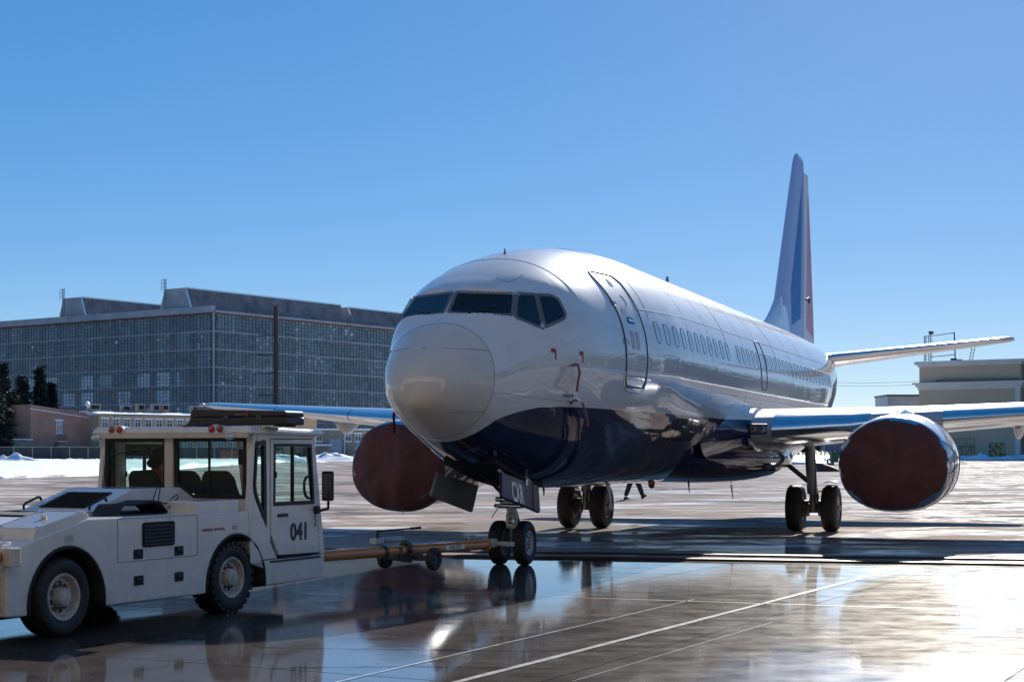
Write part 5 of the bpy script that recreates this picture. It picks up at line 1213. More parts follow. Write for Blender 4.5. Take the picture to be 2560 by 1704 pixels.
def roof_ladder(o, z, h, mon, sh):
    b = o+HL*sh-HR*.5; m = MB()
    for s in (-.3, .3): m.bar(b+HL*s+V(0, 0, z), b+HL*s+V(0, 0, z+h+2.0), .12)
    for k in range(int((h+2)/.6)): m.bar(b+HL*-.3+V(0, 0, z+.4+k*.6), b+HL*.3+V(0, 0, z+.4+k*.6), .08)
    for s in (-.55, .55): m.bar(b+HL*s-HR*.5+V(0, 0, z+h*.9), b+HL*s-HR*.5+V(0, 0, z+h+1.7), .09)
    for zz in (h+.2, h+1.0, h+1.7): m.bar(b+HL*-.55-HR*.5+V(0, 0, z+zz), b+HL*.55-HR*.5+V(0, 0, z+zz), .08)
    m.build('ladder', M['bluesteel'], mon)
MA = monitor(12.3, 1.0, 49, 10.5, 6.2, 5.5); roof_ladder(MA[0], MA[1], MA[2], MA[3], 1.6)
MB_ = monitor(45, 1.0, 54, 10.0, 6.0, 5.4); roof_ladder(MB_[0], MB_[1], MB_[2], MB_[3], 1.3)
monitor(12.3, 52, 83, 10, 6, 5.2)
# dark flue beside the right wall
fp = V(gx(690, 338), 338, 0); fl = empty('chimney_flue', tuple(fp), 0, 'tall dark steel flue standing against the hangar wall', 'flue')
MB().cyl((0, 0, 1), (0, 0, 32.6), .50, 14).build('pipe', simple('flue_steel', (.055, .045, .042), .6, .3, var=.3, vscale=.5), fl, smooth=50)
for z in (6, 10, 14, 18.6, 22.5, 26.5): MB().bar((0, 0, z), (-4.2, 3.0, z+.1), .22, .22).build('bracket', M['bluesteel'], fl)

# ------------------------------------------------------------------ brick and rendered buildings in front of it
def brickwall(name, a, b, c, sc=1.):
    t = NT(name); co = t.coords((1, 1, 1), (pi/2, 0, 0)); br = t.node('ShaderNodeTexBrick'); br.inputs['Scale'].default_value = 4.*sc
    br.inputs['Color1'].default_value = (*a, 1); br.inputs['Color2'].default_value = (*b, 1); br.inputs['Mortar'].default_value = (*c, 1); br.inputs['Mortar Size'].default_value = .015
    t.link(co, br.inputs['Vector']); n = t.noise(t.coords(), .35, 7, .66)
    base = t.mixc(t.math('MULTIPLY', t.ramp(n, [(.42, 0.), (.68, 1.)]), .55), br.outputs[0], tuple(x*.55 for x in a))
    n2 = t.noise(t.coords((1, 1, .3)), .8, 6, .7); base = t.mixc(t.math('MULTIPLY', t.ramp(n2, [(.55, 0.), (.75, 1.)]), .4), base, tuple(min(1, x*1.5) for x in b))
    t.set(Base_Color=base, Roughness=.85); return t.m
M['brick'] = brickwall('red_brick', (.40, .20, .14), (.50, .26, .185), (.40, .26, .19)); M['ochre'] = brickwall('ochre_render', (.46, .32, .19), (.56, .41, .26), (.42, .30, .19)); M['drab'] = brickwall('drab_render', (.28, .23, .175), (.36, .29, .22), (.28, .23, .175))
M['snowflat'] = M['snow']; M['winglass'] = simple('house_glass', (.05, .06, .075), .08, coat=1., var=.3, vscale=1.)
M['winwhite'] = simple('white_joinery', (.70, .72, .74), .5, var=.08); M['curtain'] = simple('pale_curtain', (.42, .38, .34), .7, var=.25, vscale=3.)
def house_window(par, fr, w, h, curtain=False, broken=False):
    """fr: matrix with x along wall, y up, z outwards"""
    wf = MB()
    for (x0, x1, y0, y1) in ((-w/2, -w/2+.10, 0, h), (w/2-.10, w/2, 0, h), (-w/2+.1, w/2-.1, h-.10, h), (-w/2+.1, w/2-.1, 0, .10), (-.05, .05, .1, h-.1), (-w/2+.1, w/2-.1, h*.68, h*.68+.09)): wf.box(x0, x1, y0, y1, .02, .12, T=fr)
    o = wf.build('window', M['winwhite'], par)
    g = MB(); g.add([fr @ V(x, y, .06) for x, y in ((-w/2, 0), (w/2, 0), (w/2, h), (-w/2, h))], [(0, 1, 2, 3)]); g.build('pane', M['curtain'] if curtain else M['winglass'], o)
    MB().box(-w/2-.15, w/2+.15, -.14, -.02, .0, .22, T=fr).build('sill', M['winwhite'], o)
    MB().box(-w/2-.25, w/2+.25, h+.02, h+.22, .0, .14, T=fr).build('lintel', M['snow'], o)
    return o
zg = terrain(230)
# red brick block
b0 = V(gx(76, 262), 262, zg); b1 = V(gx(247, 272), 272, zg); bd = (b1-b0).normalized(); bn = V(bd.y, -bd.x, 0); BLn = (b1-b0).length
bk = empty('brick_building', tuple(b0), math.atan2(bd.y, bd.x), 'windowless red brick block with one tall window and an iron stair', 'building')
m = MB(); m.prism([(0, -1), (BLn, -1), (BLn, 7.35), (0, 8.85)], 0, 12, 'xz'); m.build('wall', M['brick'], bk)

m = MB(); m.add([P(-.1, -.15, 8.10), P(BLn+.1, -.15, 6.62), P(BLn+.1, .0, 6.62), P(-.1, .0, 8.10), P(-.1, -.15, 8.18), P(BLn+.1, -.15, 6.70), P(BLn+.1, 0, 6.78), P(-.1, 0, 8.26)], [(0, 1, 2, 3), (4, 5, 6, 7), (0, 1, 5, 4), (1, 2, 6, 5), (2, 3, 7, 6), (3, 0, 4, 7)]); m.build('snow_ledge', M['snow'], bk)
FW = lambda x, z: frame_m((x, 0, z), (1, 0, 0), (0, 0, 1))
house_window(bk, FW(5.35, 4.25), 1.15, 2.05, True)
MB().box(4.4, 6.2, -1.1, 0, 2.85, 2.95).build('balcony_slab', M['snow'], bk)
m = MB()
for k in range(8): m.bar((4.4+.25*k, -1.08, 2.95), (4.4+.25*k, -1.08, 3.85), .05)
m.bar((4.4, -1.08, 3.85), (6.2, -1.08, 3.85), .07).bar((4.4, -1.0, 2.9), (3.2, -1.0, .3), .14).bar((4.1, -1.0, 2.9), (2.9, -1.0, .3), .14)
for k in range(9): m.bar((4.35-.14*k, -1.25, 2.75-.29*k), (4.35-.14*k, -.7, 2.75-.29*k), .16, .05)
m.build('iron_stair', M['dsteel'], bk)
MB().box(4.75, 6.0, -.9, 0, 1.95, 2.2).build('porch_roof', M['concrete'], bk); MB().box(4.95, 5.8, -.06, .05, -.3, 1.95).build('door', M['blackm'], bk)
m = MB(); m.box(-3.4, 0, -.6, 6, -1, 3.1); an = m.build('annexe', M['drab'], bk); MB().box(-3.5, .0, -.7, 6, 3.1, 3.28).build('annexe_snow', M['snow'], an)
# long ochre block
c0 = V(gx(247, 268), 268, zg); c1 = V(gx(792, 300), 300, zg); cd = (c1-c0).normalized(); CL = (c1-c0).length
ob = empty('ochre_building', tuple(c0), math.atan2(cd.y, cd.x), 'long two storey ochre building with a row of white windows and snowy roof', 'building')
MB().box(0, CL, 0, 11, -1, 7.35).build('wall', M['ochre'], ob)
MB().loft([[P(x, -.45, 7.35), P(x, -.45, 7.52), P(x, 3.0, 7.95), P(x, 6, 8.05), P(x, 6, 7.35)] for x in (-.2, CL+.2)]).build('roof', M['snow'], ob)
MB().bar((-.2, -.47, 7.40), (CL+.2, -.47, 7.40), .08, .16).build('eaves', M['dsteel'], ob)
for k in range(18):
    x = 1.1+2.08*k
    if x > CL-1: break
    house_window(ob, FW(x, 4.95), 1.15, 1.75); house_window(ob, FW(x, 1.2), 1.15, 1.75)
for x, w, h in ((.4, 1.9, 1.0), (6.6, 1.6, .9), (9.6, 1.3, 1.2), (12.6, 1.3, 1.2), (14.4, 1.4, 1.25), (20.5, 1.4, 1.1), (26, 1.5, 1.0)):
    v = MB().box(x, x+w, 3.4, 4.4, 7.5, 8.1+h).build('roof_vent', M['drab'], ob); MB().box(x-.12, x+w+.12, 3.3, 4.5, 8.1+h, 8.2+h).build('vent_cap', M['concrete'], v); MB().box(x+.2, x+w-.2, 3.38, 3.42, 7.9+h*.5, 8.0+h).build('vent_louvre', M['blackm'], v)
MB().lathe([(0, .55), (.12, .45), (.18, .2), (.2, .01)], (-.2, 3.2, 9.1), (.3, -1, .25), 16).cyl((-.2, 3.2, 8.2), (-.2, 3.3, 9.1), .05, 6).build('satellite_dish', M['winwhite'], ob, smooth=50)
# low shed
s0 = V(gx(790, 262), 262, zg); sh = empty('low_shed', tuple(s0), .12, 'low drab shed with a large pale door and snow on the roof', 'shed')
MB().box(0, 9, 0, 7, -1, 4.7).build('wall', M['drab'], sh); MB().box(-.3, 9.2, -.5, 7, 4.7, 4.95).build('roof', M['snow'], sh)
MB().box(2.2, 4.1, -.08, .05, .8, 3.3).build('door', M['concrete'], sh); MB().box(-.5, 2.6, -1.6, 0, 2.15, 2.4).build('canopy', M['snow'], sh)
for x in (.5, 5.2, 6.8): house_window(sh, FW(x, 2.9), 1.0, 1.2)
for x in (4.6, 7.9): MB().bar((x, -.1, .2), (x, -.1, 4.5), .14).build('downpipe', M['winwhite'], sh)
# chain fence
t = NT('chain_link'); tr_ = t.n.new('ShaderNodeBsdfTransparent'); mx = t.n.new('ShaderNodeMixShader'); mx.inputs[0].default_value = .60; t.set(Base_Color=(.07, .065, .065, 1), Roughness=.6, Metallic=.4)
t.l.new(tr_.outputs[0], mx.inputs[1]); t.l.new(t.b.outputs[0], mx.inputs[2]); t.l.new(mx.outputs[0], t.n['Material Output'].inputs[0]); M['chain'] = t.m
f0 = V(gx(-60, 252), 252, terrain(222)); f1 = V(gx(1010, 268), 268, terrain(238)); fd = (f1-f0); FL = fd.length
fe = empty('chain_fence', tuple(f0), math.atan2(fd.y, fd.x), 'grey chain link fence with pale posts along the snow field', 'fence')
k = int(FL/2.8); pm = MB().cyl((0, 0, -.5), (0, 0, 2.05), .055, 6).mesh('post', simple('galvanised', (.45, .46, .48), .5, .4))
for i in range(k+1): inst('post', pm, fe, Matrix.Translation((FL*i/k, 0, 0)))
wm = MB(); wm.box(.06, FL/k-.06, -.01, .01, .05, 1.95); wm = wm.mesh('mesh_panel', M['chain'])
for i in range(k): inst('mesh_panel', wm, fe, Matrix.Translation((FL*i/k, 0, 0)))
MB().bar((0, -.05, 1.98), (FL, -.05, 1.98), .05).build('top_rail', M['steel'], fe)

# ------------------------------------------------------------------ beige building at the right
M['beige'] = facade_mat('beige_render', (.42, .325, .225), (.49, .385, .27), .8, .18); M['cornice'] = facade_mat('cornice_plaster', (.52, .50, .47), (.62, .60, .56), .7, .4); M['dkbrick'] = brickwall('dark_brick', (.10, .05, .04), (.13, .07, .055), (.10, .07, .06))
r0 = V(gx(2297, 266), 266, terrain(240)-.4); r1 = V(gx(2551, 257), 257, terrain(240)-.4); rd = (r1-r0).normalized(); RL = (r1-r0).length
rb_ = empty('beige_building', tuple(r0), math.atan2(rd.y, rd.x), 'plain beige building with white cornices and a roof frame behind the tailplane', 'building')
MB().box(0, RL, 0, 22, -1, 12.75).build('wall', M['beige'], rb_); MB().box(0.05, RL-.05, .1, 21, 12.75, 15.9).build('attic_wall', M['beige'], rb_)
def cornice(z, steps, nm):
    m = MB()
    for k, (o, h0, h1) in enumerate(steps): m.box(-o, RL+o, -o, 22+o, z+h0, z+h1)
    return m.build(nm, M['cornice'], rb_)
cornice(12.75, [(.15, -1.1, -.6), (.45, -.6, -.2), (.85, -.2, .08)], 'cornice'); cornice(15.9, [(.2, -.45, -.1), (.6, -.1, .28)], 'parapet_cornice')
MB().box(-.5, RL+.5, -.5, 21, 16.18, 16.32).build('roof_snow', M['snow'], rb_); MB().box(3, RL-.3, -.72, -.2, 12.84, 13.25).build('snow_on_cornice', M['dsteel'], rb_)
MB().box(RL, RL+9, 2.0, 20, -1, 15.6).build('side_wing', M['dkbrick'], rb_); MB().box(RL, RL+9.3, 1.6, 2.0, 11.5, 12.1).build('side_cornice', M['cornice'], rb_)
MB().box(RL-.8, RL+.0, -.06, .0, -.5, 12).build('pilaster', M['cornice'], rb_)
MB().box(11.2, 14.4, -.05, .05, .6, 3.2).build('boarded_opening', M['concrete'], rb_)
gpan = NT('graffiti_yellow'); gn = gpan.noise(gpan.coords(), 1.6, 3, .6); gpan.set(Base_Color=gpan.mixc(gpan.ramp(gn, [(.42, 0.), (.5, 1.)], 'CONSTANT'), (.10, .085, .06), (.36, .28, .10)), Roughness=.7)
MB().box(11.5, 14.2, -.08, -.05, .75, 3.05).build('graffiti_panel', gpan.m, rb_)
# stair rail platform
pf = empty('steel_platform', tuple(r0+rd*5.4+V(rd.y, -rd.x, 0)*1.5+V(0, 0, .4)), math.atan2(rd.y, rd.x), 'rusty railed steel platform against the beige building', 'platform')
m = MB()
for x in [0, .6, 1.2, 1.8, 2.4, 3.0, 3.6, 4.2]: m.bar((x, 0, 2.0), (x, 0, 3.15), .06)
m.bar((-.0, 0, 3.15), (4.2, 0, 3.4), .08).bar((0, 0, 2.0), (4.2, 0, 2.0), .12).bar((0, 0, 2.0), (-.4, 0, 0), .09).bar((4.2, 0, 3.4), (4.3, 0, 0), .1)
for x in (.6, 2.2, 3.8): m.bar((x, 0, 0), (x, 0, 2.0), .12)
m.bar((.6, 0, 0), (2.2, 0, 2), .08).bar((2.2, 0, 0), (3.8, 0, 2), .08)
m.build('frame', simple('rusty_yellow', (.22, .16, .06), .7, var=.4, vscale=2.), pf); MB().box(0, 4.2, -.6, .6, 1.9, 2.0).build('deck', M['dsteel'], pf)
# roof frame
rfm = empty('roof_gantry', tuple(r0+rd*.6+V(0, 0, 16.25)+V(-rd.y, rd.x, 0)*1.0), math.atan2(rd.y, rd.x), 'dark lattice ladder and pipe frame with a floodlight on the beige roof', 'gantry')
m = MB()
for x in (0, .75): 
    for y in (0, .75): m.bar((x, y, 0), (x, y, 4.3), .10)
for z in (.5, 1.0, 1.6, 2.2, 2.8, 3.4, 4.0): m.bar((.05, 0, z), (.75, 0, z), .07)
for x in (1.25, ): m.bar((x, 0, 0), (x, 0, 4.0), .07)
m.bar((0, 0, 4.3), (2.0, 0, 4.35), .10).bar((2.0, 0, 4.35), (4.9, .2, 4.7), .11).bar((4.9, .2, 4.75), (5.1, .2, -.1), .17).bar((1.0, 0, .85), (5.05, .2, 1.1), .12)
m.build('pipe_frame', simple('dark_blue_steel', (.035, .05, .075), .5, .3, var=.3, vscale=1.), rfm)
MB().box(.75, 1.45, -.2, .3, 4.55, 5.1).bar((1.0, 0, 4.2), (1.0, 0, 4.6), .14).build('floodlight', M['dsteel'], rfm, bevel=.05); MB().box(.3, 1.3, -.3, .2, 2.35, 2.75).build('floodlight_lower', M['dsteel'], rfm, bevel=.05)
m = MB(); m.box(4.4, 5.3, -.2, .5, 0, .55).box(5.4, 6.2, -.2, .5, 0, .35); m.build('roof_box', M['dsteel'], rfm, bevel=.05)
m = MB(); m.bar((7.4, 0, 0), (8.1, 0, 3.2), .09).bar((7.9, 0, 0), (8.6, 0, 3.2), .09)
for k in range(6): m.bar((7.45+.11*k, 0, .25+.5*k), (7.95+.11*k, 0, .25+.5*k), .07)
m.build('leaning_ladder', M['dsteel'], rfm)
# low grey block and wires left of it
l0 = V(gx(2219, 285), 285, 0); lb_ = empty('grey_block', tuple(l0), .02, 'low flat grey building beside the beige building', 'building')
MB().box(0, 7, 0, 9, 0, 11.9).build('wall', M['concrete'], lb_); MB().box(-.2, 7, -.2, 9, 11.9, 12.2).build('coping', M['dsteel'], lb_)
wv = MB()
for dz, dd in ((0, 0), (-.5, 1.2)):
    a = V(gx(2000, 300), 300+dd, 15.4+dz); b = V(gx(2292, 268), 267+dd, 13.7+dz); wv.tube([a.lerp(b, k/10)+V(0, 0, -.4*sin(pi*k/10)) for k in range(11)], .025, 4)
tag(wv.build('power_line', M['dsteel']), 'thin overhead wires running behind the tail to the beige building', 'wire')
# ground equipment far under the wing
E0 = V(gx(2062, 196), 196, terrain(170))
gt = empty('equipment_trailer', tuple(E0), .1, 'blue and grey framed equipment trailer far behind the landing gear', 'trailer')
m = MB()
for x in (0, 1.2, 2.4, 3.4): m.bar((x, 0, .5), (x, 0, 3.3), .10).bar((x, 1.5, .5), (x, 1.5, 3.3), .10)
for z in (.6, 1.5, 2.4, 3.2): m.bar((0, 0, z), (3.4, 0, z), .10)
m.build('frame', simple('pale_blue_steel', (.25, .32, .42), .5, var=.2, vscale=2.), gt); MB().box(.1, 3.3, .2, 1.4, 1.6, 3.1).build('body', simple('blue_grey_body', (.16, .20, .27), .6, var=.3, vscale=1.), gt, bevel=.05)
for x in (.6, 2.8): MB().lathe(tyre_prof(.4, .25, .22), (x, -.1, .4), (0, 1, 0), 20, caps=False).build('wheel', M['rubber'], gt)
gb = empty('green_container', tuple(V(gx(2092, 193), 193, terrain(167))), .0, 'small green container far under the wing', 'container')
MB().box(-.6, 1.6, 0, 1.4, .35, 1.45).build('body', simple('green_paint', (.07, .16, .06), .6, var=.2, vscale=2.), gb, bevel=.06); MB().box(-.65, 1.65, -.05, 1.45, 1.45, 1.55).build('lid', M['dsteel'], gb)
for x in (-.4, 1.4): MB().box(x-.1, x+.1, .1, 1.3, 0, .35).build('skid', M['dsteel'], gb)
rc = empty('red_cover', tuple(V(gx(2068, 150), 150, terrain(124))), .0, 'dark red canvas cover heaped on the ground under the wing', 'cover')
m = MB(); R = []
for k in range(12):
    t = k/11; h = .95*sin(pi*min(1, .12+.88*t))**.8*(1-.45*t); R.append([V(-1.5+2.7*t, -.5-.1*sin(5*t), .0), V(-1.5+2.7*t, -.35, h*.8+.02), V(-1.5+2.7*t, .1, h+.05*sin(9*t)), V(-1.5+2.7*t, .6, 0)])
m.loft(R).build('canvas', M['maroon'], rc, smooth=60)

# ------------------------------------------------------------------ trees
M['needle'] = simple('needles', (.020, .032, .022), .8, var=.5, vscale=.6, kind='Object'); M['bark'] = simple('bark', (.045, .035, .03), .9, var=.4, vscale=3.); M['twig'] = simple('twigs', (.07, .055, .05), .9, var=.3, vscale=3.)
def conifer(loc, H, Rr, seed, label, bare=.12):
    rnd = random.Random(seed); o = empty('conifer_tree', loc, rnd.uniform(0, 6), label, 'tree', 'conifers at the left')
    MB().cyl((0, 0, -.5), (0, 0, H*.97), .028*H*.5, 8, .03).build('trunk', M['bark'], o, smooth=60)
    m = MB(); lv = int(H*2.1)
    for i in range(lv):
        t = bare+(1-bare)*i/lv; z = H*t; r = Rr*(1-t)**.8*rnd.uniform(.72, 1.12)+.12; nb = rnd.randint(6, 9)
        for k in range(nb):
            a = 2*pi*k/nb+rnd.uniform(-.35, .35)+i; L = r*rnd.uniform(.55, 1.15); dz = -L*rnd.uniform(.12, .38); dr = V(cos(a), sin(a), 0); sd = V(-sin(a), cos(a), 0)
            n = max(3, int(L/.42))
            for j in range(n):
                f = (j+.5)/n; c = dr*(L*f)+V(0, 0, z+dz*f**1.3+rnd.uniform(-.1, .1)); w = (.75*(1-f)+.35)*rnd.uniform(.7, 1.3)
                for q in range(2):
                    u = (sd*rnd.uniform(-1, 1)+dr*rnd.uniform(.1, .9)+V(0, 0, rnd.uniform(-.5, .25))).normalized()*w; v = (dr*rnd.uniform(.2, 1)+V(0, 0, rnd.uniform(-.9, -.1))+sd*rnd.uniform(-.4, .4)).normalized()*w*.45
                    m.add([c-u*.2-v*.5, c+u, c+u*.7+v, c-u*.2+v*.6], [(0, 1, 2, 3)])
    m.build('crown', M['needle'], o)
conifer((gx(100, 292), 292, terrain(240)), 16.8, 4.2, 1, 'tall slender spruce standing in front of the glazed hangar')
conifer((gx(128, 294), 294, terrain(240)), 14.0, 3.8, 2, 'smaller spruce just right of the tall slender one')
conifer((gx(6, 266), 266, terrain(230)), 16.0, 6.5, 3, 'broad dark spruce at the left edge of the picture', .03)
conifer((gx(56, 290), 290, terrain(240)), 15.0, 6.0, 4, 'dark spruce between the broad one and the tall slender one', .03)
conifer((gx(-22, 258), 258, terrain(226)), 14.8, 6.4, 5, 'spruce cut off by the left edge of the picture', .03)
conifer((gx(34, 268), 268, terrain(232)), 11.0, 5.2, 6, 'low dense spruce left of the brick building', .02)
def bare_tree(loc, H, seed, label):
    rnd = random.Random(seed); o = empty('bare_tree', loc, 0, label, 'tree', 'bare trees'); br = MB(); tk = MB()
    def grow(p, d, L, r, dep):
        n = 3; pts = [p]; dd = d.copy()
        for k in range(n): dd = (dd+V(rnd.uniform(-.16, .16), rnd.uniform(-.16, .16), rnd.uniform(-.05, .12))).normalized(); pts.append(pts[-1]+dd*L/n)
        (tk if dep == 0 else br).tube(pts, [r*(1-.45*i/n) for i in range(n+1)], 5 if dep < 2 else 3, caps=False)
        if dep >= 4: return
        for k in range(3 if dep < 3 else 4):
            q = pts[-1] if k == 0 else pts[rnd.randint(1, n)]; nd = (dd+V(rnd.uniform(-.8, .8), rnd.uniform(-.8, .8), rnd.uniform(-.1, .6))).normalized(); grow(q, nd, L*rnd.uniform(.55, .78), max(.012, r*.5), dep+1)
    grow(V(0, 0, -.3), V(0, 0, 1), H*.34, .018*H, 0); tk.build('trunk', M['bark'], o, smooth=60); br.build('crown', M['twig'], o)
bare_tree((gx(2283, 262), 262, terrain(236)), 12.5, 3, 'bare tree beside the left corner of the beige building')
bare_tree((gx(280, 300), 300, terrain(240)), 12, 5, 'bare tree behind the ochre roof near the red brick block')
bare_tree((gx(310, 302), 302, terrain(240)), 11, 6, 'bare tree behind the ochre roof right of its neighbour')
bare_tree((gx(350, 304), 304, terrain(240)), 10, 8, 'bare tree behind the ochre roof above the tractor cab')
# distant wood beyond the tail and wood along the right side of the field: countless crowns, one mass each
def wood(name, pts, n, seed, label, h=(7, 13)):
    rnd = random.Random(seed); m = MB(); L = len(pts)-1
    for i in range(n):
        t = rnd.random()*L; k = int(t); f = t-k; x = pts[k][0]+(pts[k+1][0]-pts[k][0])*f+rnd.uniform(-7, 7); y = pts[k][1]+(pts[k+1][1]-pts[k][1])*f+rnd.uniform(-7, 7)
        H = rnd.uniform(*h); r = rnd.uniform(1.6, 3.4); z0 = terrain(max(0, y-26)); m.cyl((x, y, z0), (x, y, z0+H*.7), .16, 5, .08)
        for q in range(26):
            a = rnd.uniform(0, 2*pi); zz = rnd.uniform(.12, 1.0); rr = r*(1-.75*abs(zz-.35))*rnd.uniform(.3, 1); c = V(x+rr*cos(a), y+rr*sin(a), z0+H*zz); w = rnd.uniform(.5, 1.3)
            u = V(rnd.uniform(-1, 1), rnd.uniform(-1, 1), rnd.uniform(-.6, .6)).normalized()*w; v = V(rnd.uniform(-1, 1), rnd.uniform(-1, 1), rnd.uniform(-.8, .8)).normalized()*w
            m.add([c-u-v, c+u-v*.6, c+u*.8+v, c-u*.7+v*.9], [(0, 1, 2, 3)])
    return tag(m.build(name, simple(name+'_leaf', (.045, .042, .036), .9, var=.4, vscale=.3)), label, 'wood', kind='stuff')
wood('distant_wood', [(40, 420), (95, 420)], 60, 3, 'distant bare wood on the horizon behind the tail', (4, 9))
wood('field_wood', [(150, 330), (128, 150), (122, 20), (130, -140)], 460, 5, 'belt of trees along the edge of the airfield', (11, 20))
# own hangar behind the camera, whose open front shows in the nose as a dark reflection
M['bouncewall'] = facade_mat('bounce_cladding', (.46, .41, .35), (.56, .50, .43), .8, .3)  # cladding made pale to bounce fill light forward
hg = empty('near_hangar', (0, 5, 0), -.24, 'large hangar with its doorway open towards the airliner', 'building')
X0, X1, ZH = -34, 15, 14
MB().box(X0-6, X0, -30, 0, -.1, ZH).build('side_wall', M['bouncewall'], hg); MB().box(X1, X1+5, -30, 0, -.1, ZH).build('side_wall', M['bouncewall'], hg)
MB().box(X0, X1, -30, -29, -.1, ZH).build('back_wall', M['bouncewall'], hg); MB().box(X0-6, X1+5, -30, 0, ZH, ZH+2.4).build('roof', M['bouncewall'], hg)
for k in range(6): MB().box(X0+1+k*8, X0+8.6+k*8, -.9-.25*(k % 2), -.7-.25*(k % 2), ZH-3.6, ZH).build('door_header_panel', M['bouncewall'], hg)

# ------------------------------------------------------------------ people
def skin_body(name, verts, edges, rad, mats, parent, root=0, pick=None):
    me = bpy.data.meshes.new('sk'); me.from_pydata(verts, edges, []); o = bpy.data.objects.new('sk', me); COL.objects.link(o)
    sm = o.modifiers.new('skin', 'SKIN'); sm.use_smooth_shade = True
    for i, v in enumerate(me.skin_vertices[0].data): v.radius = rad[i] if isinstance(rad[i], tuple) else (rad[i], rad[i]); v.use_root = i == root
    ss = o.modifiers.new('sub', 'SUBSURF'); ss.levels = 2; ss.render_levels = 2
    bpy.context.view_layer.update(); out = bpy.data.meshes.new_from_object(o.evaluated_get(bpy.context.evaluated_depsgraph_get())); bpy.data.objects.remove(o)
    out.materials.clear(); out.name = name
    for mm in mats: out.materials.append(mm)
    for p in out.polygons: p.use_smooth = True; p.material_index = pick(p.center) if pick else 0
    ob_ = bpy.data.objects.new(name, out); COL.objects.link(ob_); ob_.parent = parent; return ob_
M['cloth_dk'] = simple('dark_cloth', (.018, .018, .022), .85, var=.3, vscale=9, bump=.4, bscale=14); M['hivis'] = simple('orange_vest', (.75, .15, .035), .75, var=.2, vscale=8, bump=.3, bscale=16); M['reflect'] = simple('reflective_tape', (.45, .45, .44), .4, var=.1)
M['skin'] = simple('skin', (.42, .25, .18), .55, var=.1); M['cap'] = simple('knit_cap', (.035, .035, .035), .9, var=.2, vscale=30, bump=.5, bscale=60); M['shoe'] = simple('shoe_leather', (.012, .011, .011), .5)
def hand(parent, p, d, side, mat):
    """palm and five curled fingers; d = forearm direction"""
    d = V(*d).normalized(); u = d.cross(V(0, 0, 1)).normalized()*side; w = u.cross(d)
    m = MB(); p = V(*p); m.loft([[p+d*t+u*a*k+w*b for a, b in ((-.032, -.012), (.036, -.012), (.036, .014), (-.032, .014))] for t, k in ((-.02, .75), (.03, 1.), (.085, 1.05))])
    for i, L in enumerate((.062, .072, .068, .052)):
        b = p+d*.082+u*(-.027+.019*i); m.tube([b, b+d*L*.45+w*-.006, b+d*L*.72-w*.026, b+d*L*.66-w*.05], [.0095, .009, .0085, .007], 7)
    b = p+d*.02-u*.03; m.tube([b, b+d*.035-u*.024-w*.01, b+d*.062-u*.026-w*.026], [.012, .0105, .008], 7)
    return m.build('hand', mat, parent, smooth=60)
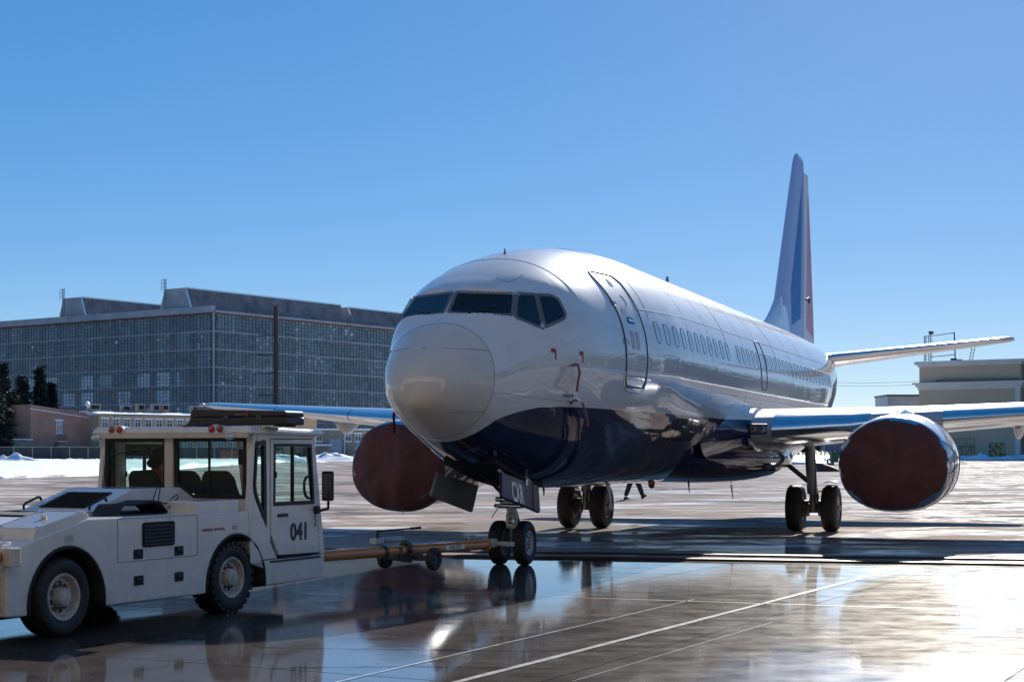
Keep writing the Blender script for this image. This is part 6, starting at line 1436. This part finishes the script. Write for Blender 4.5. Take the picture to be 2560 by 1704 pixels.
def walker():
    o = empty('person', (4.55, 60.6, 0), 0, 'person in dark trousers walking to the right beyond the airliner', 'person')
    # x = walking direction (screen right), z up
    J = [(0, 0, .93), (.03, 0, 1.12), (.05, 0, 1.32), (.06, 0, 1.46), (.07, 0, 1.54), (.085, 0, 1.64),
         (-.02, .09, .90), (-.16, .09, .50), (-.30, .09, .10), (-.02, -.09, .90), (.20, -.09, .52), (.34, -.09, .12),
         (.05, .19, 1.42), (.16, .24, 1.17), (.30, .22, .98), (.05, -.19, 1.42), (-.06, -.24, 1.16), (-.02, -.24, .93)]
    E_ = [(0, 1), (1, 2), (2, 3), (3, 4), (4, 5), (0, 6), (6, 7), (7, 8), (0, 9), (9, 10), (10, 11), (2, 12), (12, 13), (13, 14), (2, 15), (15, 16), (16, 17)]
    R_ = [(.14, .16), (.13, .16), (.14, .18), .07, .055, (.085, .10), .125, .105, .085, .125, .105, .085, .075, .055, .042, .075, .055, .042]
    skin_body('body', J, E_, R_, [M['cloth_dk'], M['skin']], o, 0, lambda c: 1 if c.z > 1.51 else 0)
    MB().loft([[V(-.375+.0*t+dx, .09+y, z) for dx, y, z in ((-.03+.02*t, -.045, 0), (.20+.0*t, -.04, .0), (.22-.06*t, -.03, .035), (.06, -.045, .10), (-.03, -.045, .09))] for t, y in ()] or [[V(-.36, .09+y, .0), V(-.14, .09+y, .0), V(-.13, .09+y, .045), V(-.24, .09+y, .10), V(-.36, .09+y, .10)] for y in (-.045, .045)]).build('shoe', M['shoe'], o, bevel=.015)
    sh_ = MB().loft([[V(-.07, y, -.03), V(.16, y, .0), V(.17, y, .045), V(.05, y, .10), V(-.07, y, .09)] for y in (-.045, .045)]).build('shoe', M['shoe'], o, bevel=.015); sh_.location = (.36, -.09, .06); sh_.rotation_euler = (0, -.55, 0)
    MB().sphere((.085, 0, 1.70), .105, 14, 8, (1.05, .95, .85)).build('cap', M['cap'], o, smooth=60)
    hand(o, (.30, .22, .98), (.5, 0, -.6), 1, M['skin']); hand(o, (-.02, -.24, .93), (.1, 0, -1), -1, M['skin'])
walker()
def driver():
    o = empty('person', tw(3.45, 1.68, .98), TZ, 'driver in orange vest and dark cap seated in the tractor cab', 'person')
    # local x forward, z up from the seat
    J = [(0, 0, .06), (-.03, 0, .22), (-.02, .0, .40), (.02, 0, .50), (.05, .0, .57), (.075, .0, .645),
         (.10, .10, .02), (.42, .12, .04), (.50, .12, -.36), (.10, -.10, .02), (.42, -.12, .04), (.50, -.12, -.36),
         (-.02, .20, .44), (.06, .30, .24), (.28, .20, .22), (-.02, -.20, .43), (.06, -.30, .22), (.28, -.20, .22)]
    E_ = [(0, 1), (1, 2), (2, 3), (3, 4), (4, 5), (0, 6), (6, 7), (7, 8), (0, 9), (9, 10), (10, 11), (2, 12), (12, 13), (13, 14), (2, 15), (15, 16), (16, 17)]
    R_ = [(.17, .15), (.16, .14), (.17, .13), .075, .06, (.09, .085), .10, .085, .06, .10, .085, .06, .088, .066, .05, .088, .066, .05]
    def pick(c):
        if c.z > .53: return 3
        if c.z < .04 or c.x > .14: return 0
        if abs(abs(c.y)-.09) < .028 and c.z < .46: return 2
        if abs(c.z-.16) < .03: return 2
        return 1
    skin_body('body', J, E_, R_, [M['cloth_dk'], M['hivis'], M['reflect'], M['skin']], o, 0, pick)
    MB().sphere((.065, 0, .68), .115, 18, 10, (1.05, .98, .92)).loft([[V(-.03+.0*k, r*cos(a), .60+.0*k+r*.6*sin(a)) for a in [2*pi*j/14 for j in range(14)]] for k, r in ((0, .095), (1, .10))]).build('cap', M['cap'], o, smooth=60)
    m = MB().sphere((.172, 0, .635), .018, 8, 5, (1.2, .8, 1.2)); m.build('nose', M['skin'], o, smooth=60)
    for s in (-1, 1): hand(o, (.28, s*.20, .22), (.9, -.3*s, .2), s, M['skin'])
driver()
